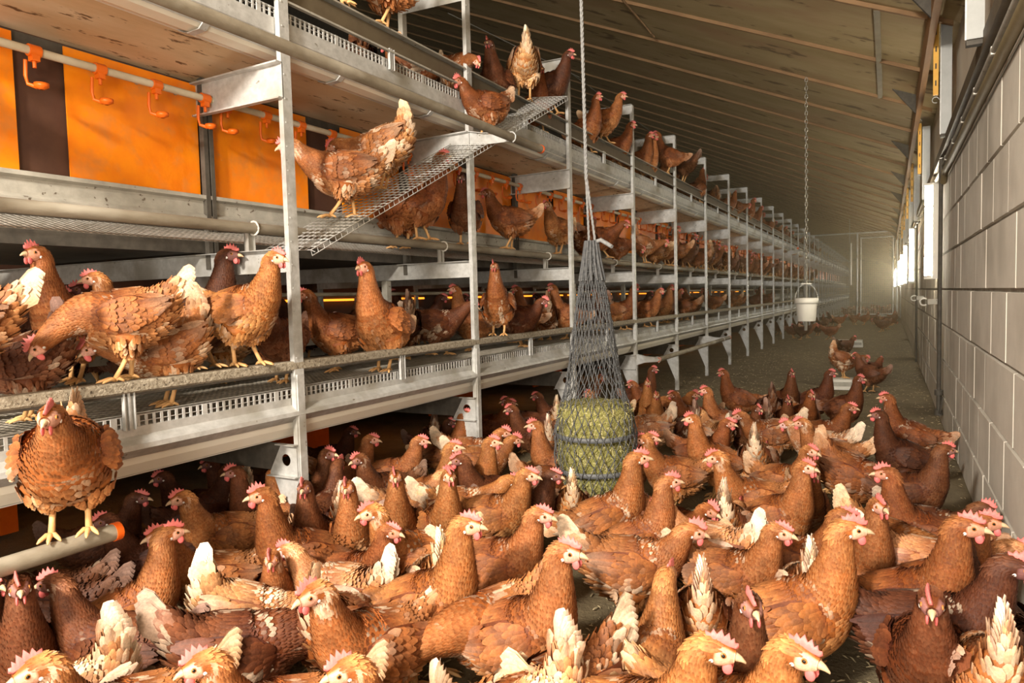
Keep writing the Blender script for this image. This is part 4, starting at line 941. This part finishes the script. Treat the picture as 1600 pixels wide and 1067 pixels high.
FLOOR = '''
h 45 1052 195 N O 55 1.05|orange-brown hen in the bottom left corner, only its head showing, facing left
t 190 955 205 T P 95 1.0|cream-bodied hen with raised white tail at bottom left behind the corner hen
h 75 912 272 A D 30 1.0|dark red hen facing the camera under the landing pipe at left
h 45 893 300 N K 20 1.0|very dark hen at the left edge under the end of the landing pipe
h 268 840 8 A G 35 1.0|brown hen with stretched neck facing right in front of the orange pipe cap
h 246 838 190 N G 60 1.0|hen facing left just behind the stretched-neck hen near the orange cap
h 183 812 200 N K 20 .95|dark hen in shadow right beside the orange pipe cap
t 176 878 190 N D 55 .95|dark hen below the orange pipe cap showing a pale tail
t 350 835 350 T P 78 1.0|pale ginger hen with white raised tail left of the small face-on hen
h 431 862 262 N G 45 .9|small ginger hen facing the camera between two raised white tails
t 226 932 352 E D 62 1.08|dark-winged hen lying low across the lower left with cream tail feathers
h 306 1042 190 N O 40 1.0|hen cut by the bottom edge below the low dark-winged hen, facing left
h 482 932 212 N O 62 1.08|large orange hen facing left at bottom with big pink wattle
t 507 870 60 T G 60 1.0|hen with thin upright white tail behind the large orange hen facing left
t 588 866 150 F P 70 1.0|hen with bushy pale tail right behind the large orange hen facing left
h 552 1064 195 N O 45 1.0|hen peeking over the bottom edge with pale pink comb, left of centre
h 622 1046 200 E O 55 1.05|hen stooping to the left at the bottom edge below the tall centre hen
h 738 822 338 A O 30 1.1|tall glossy orange hen at centre front with white comb, facing right
h 851 806 340 N G 35 1.05|brown hen facing right just behind the tall glossy centre hen
h 885 861 335 A G 35 1.08|deep brown hen facing right beside the bare patch of litter
t 882 955 225 T P 92 1.05|cream hen with thick raised tail at bottom centre beside the bare litter
t 716 1028 245 T P 70 1.0|hen at the bottom edge showing only a pale tail tip below the centre hen
h 1088 832 2 S G 50 1.06|hen with cream fluff standing side-on facing right over the bare litter
t 1096 872 92 T P 58 1.0|hen seen from behind with white tail tip straight up, right of the bare litter
t 992 945 222 E R 60 1.08|dark-backed hen crouched at bottom centre with scalloped pale rump
h 1078 955 75 N G 35 1.0|brown hen seen from behind at the bottom, left of the white-tailed one
h 1112 1012 352 N O 40 1.1|large hen head in profile facing right at the bottom, pink comb
h 1163 955 285 A D 30 1.02|dark hen with red comb facing the camera right of centre bottom
h 1335 828 8 A O 48 1.1|large orange hen with long neck facing right at lower right, pale tail
h 1252 1028 338 N O 38 1.1|hen head with pale comb at the bottom edge near the shadowed litter
h 1229 833 338 N G 45 1.0|hen with frilly white comb facing right, left of the large long-necked one
t 1263 838 100 T P 88 .95|white-tailed pale hen squeezed behind the hen with frilly white comb
h 1298 806 350 N R 35 1.0|red-brown hen facing right just behind the large long-necked hen
t 1356 905 352 N K 58 1.12|dark brown hen with large cream-streaked tail at lower right
h 1470 945 272 N D 30 1.08|dark hen facing the camera with thin red comb at lower right corner
h 1524 826 352 A R 28 1.1|tall dark-necked hen facing right near the block wall at lower right
h 1556 812 2 A R 25 1.0|hen with tall red comb looking at the wall, behind the dark-necked hen
h 1580 908 340 E G 30 1.0|hen bending down against the wall at the right edge
t 1547 935 100 T P 60 1.05|hen with pale raised tail in the bottom right corner by the wall
h 1480 795 300 A G 30 1.0|brown upright hen facing half left in front of the wall
h 1437 757 195 A R 25 1.0|red-brown hen with big red comb facing left near the wall
t 1362 803 345 W P 62 1.02|pale ginger hen with white tail walking right behind the large orange hen
t 1404 768 350 S D 55 .9|small dark hen tail showing left of the red-combed hen near the wall
h 1449 696 345 B D 30 1.0|dark hen looking right with raised pale tail close to the wall
h 1404 622 190 A R 60 1.0|hen with cream rump facing left, farthest right of the crowd by the wall
h 1368 648 205 A K 25 1.0|blackish brown hen facing left with bright comb, right side of the crowd
h 1346 592 325 A D 25 1.0|dark hen with pink face in front of the white box
h 1332 637 350 N R 40 1.0|reddish hen facing right below the white box
t 1283 668 335 D R 35 1.08|round red-brown hen pecking the litter, back turned, right of centre
t 1347 663 180 S P 85 1.0|cream speckled hen with white tail pointing right below the white box
h 1248 661 195 N G 50 1.0|ginger hen facing left with pale neck, right of centre
h 1296 583 335 A D 20 1.0|dark hen standing just left of the white box
h 1243 583 285 A D 20 1.0|dark upright hen facing the camera, rearmost left of the white box
h 1266 617 290 N R 35 1.0|hen with upright red comb and pale neck in the middle of the rear group
h 1236 625 280 N D 20 .95|small dark hen in the rear group below the rearmost dark one
t 1206 598 100 T D 35 1.0|dark hen seen from behind with two raised tail feathers in the rear group
h 1199 640 300 N D 25 .95|dark brown hen at the left side of the rear group
t 1176 622 130 T D 60 .95|dark hen with one pale tail at left end of the rear group
t 1258 640 205 S G 62 1.05|ginger hen with cream flank stooping to the left in mid crowd
t 1173 662 80 T P 88 1.0|pale hen with thick white tail standing upright in mid crowd
h 1264 731 325 A G 40 1.0|hen with pale neck streaks facing right, in the middle of the right crowd
h 1271 706 320 N G 35 1.0|orange hen half hidden behind the hen with pale neck streaks
h 1215 741 285 N R 30 .95|small red-brown hen facing the camera with beak down, right crowd
t 1166 792 160 F P 70 1.0|hen with barred grey and cream wing low in the right crowd
h 1114 716 200 N O 50 1.05|orange hen facing left with pink wattles right of the bale
h 1082 655 205 A O 45 1.02|tall ginger hen facing left between the bale and the right crowd
h 994 687 195 N O 30 1.0|orange hen facing left just right of the bale straps
h 1003 716 8 A O 60 1.08|large ginger hen with cream tail and wing in front of the bale, facing right
h 1027 685 340 N G 35 1.0|hen peeping right behind the orange hen beside the bale
h 1074 752 15 A G 45 1.0|hen facing right with streaked neck behind the side-on cream-fluff hen
h 1112 812 320 S R 30 .98|hen with head lowered facing right above the white-tailed hen
t 1119 750 80 T P 80 1.0|pale hen with blunt white tail right of the streaked neck hen
t 893 733 95 T P 62 .9|small pale-backed hen with upright tail in front of the bale
h 932 757 20 E R 30 .92|dark ginger hen pecking at the foot of the bale
h 831 743 338 N G 35 1.04|hen with pale pink face looking right, left of the bale
h 860 747 340 N K 30 .95|dark hen whose pale comb touches the bale, facing right
h 790 677 350 S O 60 1.05|orange hen with white throat facing right, left of the bale
h 780 697 335 A O 45 1.0|upright orange hen facing right below the white-throated hen
h 831 665 195 A G 30 1.0|ginger hen facing left beside the hay net
h 799 642 205 N D 25 1.0|dark hen facing left beneath the front beam near third post
h 811 629 340 N R 25 .95|red-brown hen looking right beneath the front beam near third post
h 778 627 200 N D 22 .98|dark hen facing left right of the second post foot
h 838 619 200 N D 22 .95|dark hen facing left at the shaded edge left of the net
t 868 618 80 T P 70 .95|hen with fanned white tail left of the hay net
t 851 645 100 T P 75 .9|hen with stubby white tail below the fanned white tail
h 401 776 200 A R 40 1.08|dark-necked hen with red comb facing left, body stretching right
h 481 764 258 A D 25 1.0|dark brown hen facing the camera right of the first post foot
h 529 768 260 A G 30 1.0|brown hen facing the camera with upright comb, left centre crowd
h 513 717 320 A D 25 1.0|dark hen looking right close to the first post
h 558 720 215 N D 45 1.0|dark hen with pale-edged tail looking left beside the first post crowd
h 588 687 340 N G 25 1.0|ginger hen looking right with round wattles under the rack edge
h 658 689 345 N G 25 1.0|brown hen looking right, pale comb, in front of the shadow under the rack
h 732 648 342 A R 22 .98|hen standing at the second post foot looking right
h 601 748 268 A G 35 1.0|ginger hen facing the camera with dark face, left centre crowd
t 567 747 10 S P 60 1.0|hen with white tail pointing left behind the dark-faced ginger hen
h 573 803 200 N O 50 1.05|bright orange hen in profile facing left, centre left of the crowd
h 664 822 330 N R 25 .95|hen peering out behind the tall centre hen's neck
h 714 744 285 A G 35 1.0|brown hen looking over others with narrow face, centre of the crowd
t 625 749 355 W O 65 1.0|ginger hen with white tail pointing left, centre of the crowd
h 703 707 345 A G 30 1.0|hen with glossy hackle turned right, behind the narrow-faced hen
t 696 680 355 S O 70 1.0|orange hen with pale tail pointing left near the second post
h 433 735 100 N O 30 .98|orange hen seen from behind at the first post foot
t 644 828 100 T P 65 .98|pale tailed hen from behind left of the tall centre hen
t 545 750 60 T P 60 .9|hen with white curved tail between two face-on hens
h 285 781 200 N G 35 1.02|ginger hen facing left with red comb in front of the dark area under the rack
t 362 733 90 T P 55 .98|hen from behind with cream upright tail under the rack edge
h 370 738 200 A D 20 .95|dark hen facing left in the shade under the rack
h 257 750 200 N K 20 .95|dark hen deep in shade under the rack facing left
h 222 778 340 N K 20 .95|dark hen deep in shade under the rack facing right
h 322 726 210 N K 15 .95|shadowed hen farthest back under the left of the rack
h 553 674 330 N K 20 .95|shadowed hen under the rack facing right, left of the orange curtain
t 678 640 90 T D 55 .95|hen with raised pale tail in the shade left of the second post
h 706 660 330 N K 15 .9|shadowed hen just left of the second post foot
h 1111 612 205 A G 30 1.0|orange hen facing left in front of the landing pipe
h 1127 582 200 A R 30 1.0|red hen facing left standing apart beyond the landing pipe
h 1023 577 330 A D 18 1.0|dark hen right of the fourth post under the orange cap
h 1031 598 280 A G 25 .98|ginger upright hen facing the camera below the orange cap
h 1026 618 275 N G 30 .95|ginger hen right in front of the upright one below the orange cap
h 1049 617 195 N R 25 .95|hen head facing left beside the fourth post foot
h 1068 617 340 S O 35 1.0|hen with wide orange back stretching right, behind the tall ginger one
t 1052 630 200 F P 72 1.05|pale hen with broad cream tail raised right of the hay net
t 1086 626 120 T D 85 .95|dark hen with rounded white tail tip behind the tall ginger hen
h 1142 662 335 N R 35 1.0|brown hen facing right left of the thick white tail
t 1136 648 120 F P 60 .95|hen with speckled grey tail beside the thick white tail
h 985 600 180 N R 25 .95|hen head seen through the upper net, next to the fourth post
h 940 590 330 N G 30 .95|hen seen through the net above the bale, right side
h 918 615 200 N G 35 .95|hen seen through the net above the bale, left side
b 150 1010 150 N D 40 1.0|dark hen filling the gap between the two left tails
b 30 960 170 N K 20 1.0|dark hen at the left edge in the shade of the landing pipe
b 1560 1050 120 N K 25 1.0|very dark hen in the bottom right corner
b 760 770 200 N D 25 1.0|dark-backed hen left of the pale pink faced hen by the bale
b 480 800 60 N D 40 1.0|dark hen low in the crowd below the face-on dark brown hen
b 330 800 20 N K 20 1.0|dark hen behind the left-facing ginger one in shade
b 1320 540 40 S D 45 1.0|dark hen behind the white box
'''
def parse(txt, **kw):
    for ln in txt.strip().split('\n'):
        a, lb = ln.split('|'); q = a.split()
        place(q[0], float(q[1]), float(q[2]), float(q[3]), q[4], q[5], float(q[6]), float(q[7]), lb.strip(), **kw)
parse(FLOOR)
settle()
# hens on the rack and ramp: x pixel of the body, depth plane X, height of what they stand on
D1, RL, D2, PP, D3, TP = .716, .828, 1.335, 1.376, 2.172, 2.308
def rack(txt, group):
    for ln in txt.strip().split('\n'):
        a, lb = ln.split('|'); q = a.split()
        x = float(q[0]); X = float(q[1]); base = {'D1': D1, 'RL': RL, 'D2': D2, 'PP': PP, 'D3': D3, 'TP': TP}.get(q[2]); base = float(q[2]) if base is None else base
        Q = hitx(x, 450, X)
        # aim the column at the hen's own height so that the lean of the verticals is kept
        for _ in range(3):
            zz = base+.2; Y = Q[1]; c = CM@(np.array([X, Y, zz])-CP); py = 533-FPX*c[1]/-c[2]; Q = hitx(x, py, X)
        yaw = math.atan2(Q[1], Q[0])+math.radians(float(q[3])-90)
        put_hen(Q, base, yaw, q[4], q[5], float(q[6]), float(q[7]), lb.strip(), group)
rack('''
-92 -2.06 RL 178 S G 45 .98|hen cut by the left edge standing on the lower perch rail
36 -2.32 D1 165 T D 60 .92|hen with large cream tail at the left of the lower tier
112 -2.46 .80 225 A R 25 1.06|upright hen facing the camera at the left of the lower tier
55 -2.85 D1 330 A K 20 .95|dim hen behind the upright hen at the left of the lower tier
190 -2.07 RL 186 V G 42 1.0|big ginger hen stooping left on the lower perch rail
222 -2.42 .79 185 N O 40 1.0|bright orange-headed hen facing left behind the big stooping hen
258 -2.16 D1 195 T G 70 1.0|hen with white tail and fluffy rump right of the big stooping hen
316 -2.42 .80 330 A K 18 1.1|tall dark hen with white comb in front of the cross beam
350 -2.52 D1 150 T P 62 .95|pale-tailed hen between the tall dark hen and the perching hen
382 -2.06 RL 318 N O 48 1.05|full-breasted orange hen perching on the lower rail left of the first post
437 -2.30 D1 240 N D 25 1.0|dark hen just left of the first post on the lower tier
524 -2.38 D1 205 N R 30 1.02|brown hen facing left just right of the first post on the lower tier
597 -2.13 D1 238 A O 32 1.2|tall orange hen with stretched neck looking left over the lower rail
628 -2.42 D1 110 T D 55 .98|dark hen with spread wing behind the tall orange hen
683 -2.36 D1 358 W D 70 1.0|dark-winged hen with cream belly facing right on the lower tier
735 -2.40 D1 210 A G 25 .98|hen half hidden by the second post on the lower tier
778 -2.06 RL 262 A R 60 1.0|hen with white belly facing the camera on the rail right of second post
806 -2.45 D1 180 A G 20 1.0|ginger hen behind the white-bellied perching hen
812 -2.22 D1 340 S D 35 1.0|dark hen leaning right between second and third posts, lower tier
829 -2.45 D1 200 A R 30 .98|hen facing left in the middle of the third bay, lower tier
852 -2.35 D1 100 T R 60 .95|hen with raised pale tail in the third bay, lower tier
884 -2.25 D1 205 A G 25 1.0|ginger hen facing left next to the third post on the lower tier
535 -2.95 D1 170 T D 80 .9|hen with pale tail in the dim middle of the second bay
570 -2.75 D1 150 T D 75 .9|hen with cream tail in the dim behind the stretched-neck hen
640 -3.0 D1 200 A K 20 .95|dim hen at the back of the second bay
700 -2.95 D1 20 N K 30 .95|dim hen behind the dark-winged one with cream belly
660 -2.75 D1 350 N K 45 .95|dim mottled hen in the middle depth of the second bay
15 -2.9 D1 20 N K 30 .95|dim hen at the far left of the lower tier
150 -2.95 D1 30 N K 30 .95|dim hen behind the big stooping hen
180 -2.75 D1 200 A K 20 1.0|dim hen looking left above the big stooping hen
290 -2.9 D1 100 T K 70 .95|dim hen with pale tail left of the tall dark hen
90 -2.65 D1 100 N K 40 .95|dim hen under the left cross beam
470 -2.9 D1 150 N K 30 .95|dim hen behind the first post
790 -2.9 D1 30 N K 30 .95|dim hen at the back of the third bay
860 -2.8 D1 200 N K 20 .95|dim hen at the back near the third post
953 -2.35 D1 200 N G 30 1.0|hen just right of the net on the lower tier
975 -2.25 D1 340 A R 25 1.0|upright hen looking right by the fourth post on the lower tier
935 -2.45 D1 160 T D 50 .95|hen mostly hidden behind the net on the lower tier
1012 -2.20 D1 335 N G 28 1.0|ginger hen nearest the fourth post in the fifth bay, lower tier
1035 -2.30 D1 330 A G 25 1.0|second ginger hen in the fifth bay, lower tier
1048 -2.45 D1 30 N R 25 1.0|third hen in the fifth bay on the lower tier
1070 -2.25 D1 150 N R 30 .98|hen just right of the fifth post on the lower tier
925 -2.7 D1 20 N K 30 .95|dim hen behind the net on the lower tier
1000 -2.7 D1 20 N K 30 .95|dim hen at the back of the fifth bay
1180 -2.35 D1 20 N D 30 .95|hen alone in the lower tier far along the rack
1192 -2.35 D1 160 N D 30 .95|pale-flanked hen in the lower tier far along the rack
''', 'hens on the lower tier')
rack('''
625 -2.36 D2 140 D R 30 1.05|hen stooping with its back to the camera under the ramp
660 -2.24 PP 338 A R 25 1.08|tall brown hen standing on the middle pipe under the ramp, looking right
727 -2.24 PP 262 N D 30 1.02|dark hen facing the camera on the middle pipe left of the second post
795 -2.24 PP 192 N R 35 1.02|brown hen facing left on the middle pipe right of the second post
872 -2.24 PP 235 N G 40 1.0|ginger hen on the middle pipe left of the third post
915 -2.3 D2 60 N R 40 1.0|hen behind the rope on the middle tier
940 -2.24 PP 350 W R 35 1.0|hen leaning right on the middle pipe just right of the rope
965 -2.35 D2 20 E R 30 1.0|second hen right of the rope, head low, middle tier
1008 -2.24 PP 20 T G 60 1.0|ginger hen with spread tail right of the fourth post, middle tier
1022 -2.3 D2 170 N G 35 .98|hen beside the spread-tail hen on the middle tier
1043 -2.24 PP 350 A R 25 1.0|upright hen just left of the fifth post, middle tier
1072 -2.24 PP 320 N D 25 1.0|dark hen right of the fifth post on the middle tier
1086 -2.3 D2 200 N R 30 1.0|hen between fifth and sixth posts on the middle tier
1098 -2.24 PP 160 T G 50 .98|hen with raised tail beside the sixth post, middle tier
''', 'hens on the middle tier')
rack('''
536 -2.06 TP 40 N R 30 1.0|hen whose feet grip the top perch at the upper edge of the frame
600 -2.06 TP 200 N R 45 1.05|brown hen perching at the upper edge right of the first post
652 -2.35 D3 350 T R 72 .95|hen with pale wing on the top deck left of the second post
684 -2.35 D3 20 S R 70 .95|hen with cream tail on the top deck beside the second post
712 -2.16 D3 300 E G 72 .9|pale hen lowering its head behind the top perch
776 -2.15 D3 255 N D 42 1.08|dark hen facing the camera on the top deck right of the second post
818 -2.06 TP 100 T P 62 1.05|hen with tall upright pale tail on the top perch
840 -2.14 D3 285 A R 25 .98|hen squeezed beside the tall pale tail on the top deck
861 -2.06 TP 330 N K 22 1.02|dark hen looking right at the top of the ramp
640 -2.5 D3 200 N R 35 .95|hen farther in on the top deck near the second post
560 -2.55 D3 100 N D 45 1.0|hen low on the top deck behind the upper perch rail
622 -2.45 D3 80 Z O 40 .95|sitting hen behind the upper perch rail left of the second post
917 -2.1 D3 320 A R 25 1.0|upright hen behind the rope on the top tier
945 -2.08 TP 345 N O 35 1.0|ginger hen looking right on the top perch left of the fourth post
964 -2.14 D3 335 N R 30 1.0|round brown hen left of the fourth post, top tier
902 -2.3 D3 200 N D 25 .95|dim hen beside the third post on the top tier
1000 -2.15 D3 330 A R 25 1.0|hen right of the fourth post on the top tier
1012 -2.12 D3 310 A O 30 1.0|light ginger hen in the fifth bay, top tier
1043 -2.06 TP 200 A R 25 1.02|hen left of the fifth post on the top perch
1030 -2.3 D3 240 N D 20 .95|small dark hen low in the fifth bay, top tier
1068 -2.06 TP 150 S D 25 1.02|dark round hen right of the fifth post on the top perch
1085 -2.2 D3 20 N R 25 .98|hen behind the dark round one, top tier
''', 'hens on the top tier')
# on the ramp and the landing pipes
def at(x, y, X, base, phi, var, tint, white, s, label, group):
    Q = hitx(x, y, X); r = ray(x, y); yaw = math.atan2(r[1], r[0])+math.radians(phi-90)
    return put_hen((Q[0], Q[1]), base, yaw, var, tint, white, s, label, group)
GR = 'hens on the ramp and landing pipes'
def rpx(x, v):
    lo, hi = 0., 1.
    for _ in range(30):
        m_ = (lo+hi)/2; c = CM@(RP(m_, v)-CP)
        if 800+FPX*c[0]/-c[2] < x: lo = m_
        else: hi = m_
    return RP(lo, v)
q = rpx(536, .6); at(536, 318, q[0], q[2], 184, 'W', 'G', 60, 1.06, 'ginger hen with white thigh fluff walking down the mesh ramp', GR)
q = rpx(598, .35); at(598, 285, q[0], q[2], 165, 'T', 'G', 66, 1.05, 'hen with upright pale tail behind the ginger one on the ramp', GR)
q = rpx(758, .75); at(758, 205, q[0], q[2], 216, 'S', 'R', 42, .95, 'red-brown hen perching where the ramp meets the upper landing pipe, facing left', GR)
at(112, 850, -1.82, .483, 262, 'Q', 'G', 45, 1.10, 'large hen perching on the near landing pipe beside its orange cap', GR)
# on and around the white box, and beyond
BX = hitz(1322, 607, 0)
put_hen((BX[0]-.02, BX[1]+.03), .11, math.radians(20), 'T', 'R', 62, 1.0, 'hen with raised speckled tail standing on the white box', 'hens around the white box')
p = hitz(1358, 612, 0); put_hen(p, 0, math.radians(150), 'N', 'D', 30, 1.0, 'dark hen right of the white box, facing it', 'hens around the white box')
p = hitz(1372, 610, 0); put_hen((p[0]-.06, p[1]+.25), 0, math.radians(60), 'F', 'D', 30, .95, 'dark hen farthest right beside the white box', 'hens around the white box')
FAR = [(1240,528,20),(1252,530,170),(1262,528,40),(1278,524,120),(1228,516,200),(1290,512,60),(1300,508,150),(1312,510,20),(1378,518,200),(1386,514,30),(1372,510,80),(1396,508,160),(1408,506,300),(1364,506,40),(1296,530,200),(1246,512,60),(1268,508,20),(1350,507,190),(1217,522,150),(1335,507,45)]
for i, (x, y, f) in enumerate(FAR):
    p = hitz(x, y, 0)
    p[0] = min(p[0], .10)
    w = 'left of the aisle under the bucket' if x < 1310 else 'in front of the mesh partition'
    put_hen(p, 0, math.radians(f), 'NSWEDT'[i % 6], 'DKRDR'[i % 5], 30, 1.0, 'distant dark hen on the litter '+w, 'distant hens '+w, parts=False)
# rows far along the rack: bays too distant to tell hens apart one by one
rg = random.Random(21)
ORD = 'first second third fourth fifth sixth seventh eighth ninth tenth eleventh twelfth thirteenth fourteenth fifteenth sixteenth seventeenth eighteenth'.split()
for b in range(5, 18):
    y0, y1 = PYs[b], PYs[b+1]
    for tier, base, xs_, n in (('middle', D2, (-2.24, -2.34), 4), ('top', D3, (-2.08, -2.35), 3), ('lower', D1, (-2.2, -2.6), 1)):
        for k in range(n if b < 12 else n-1):
            y = y0+(k+rg.uniform(.15, .85))*(y1-y0)/n; X = rg.uniform(*xs_)
            pp = base+(.04 if tier == 'middle' and X > -2.27 else 0)
            put_hen((X if pp == base else -2.24, y), pp, rg.uniform(0, 6.28), rg.choice('NASWTNLR'), rg.choice('RRDGDR'), rg.uniform(15, 50), rg.uniform(.95, 1.05), ORD[k]+' hen from the near post in the '+ORD[b]+' bay of the '+tier+' tier', 'distant hens on the '+tier+' tier', parts=False)
# hens beyond the partition, seen as a brown mass through the netting
for k in range(40):
    y = rg.uniform(27.3, 34); x = rg.uniform(-1.5, .1)
    put_hen((x, y), 0, rg.uniform(0, 6.28), rg.choice('NSWTA'), rg.choice('RDGM'), rg.uniform(20, 60), 1.0, 'tiny hen on the litter behind the far mesh partition', 'hens behind the mesh partition', parts=False)
# ---------------------------------------------------------------- dust haze in the far aisle
hz = G().box((-9.9, 5.5, .02), (.366, 61, 7.2)).obj('dust_haze', None); tag(hz, 'thin yellowish dust hanging in the air of the far aisle', 'haze', kind='stuff')
hm = bpy.data.materials.new('dust_haze'); hm.use_nodes = True; nt = hm.node_tree; nt.nodes.clear()
vs = nt.nodes.new('ShaderNodeVolumeScatter'); vs.inputs['Density'].default_value = .016; vs.inputs['Color'].default_value = (1, .80, .48, 1); vs.inputs['Anisotropy'].default_value = .35
mo = nt.nodes.new('ShaderNodeOutputMaterial'); nt.links.new(vs.outputs[0], mo.inputs['Volume']); hz.data.materials.append(hm)
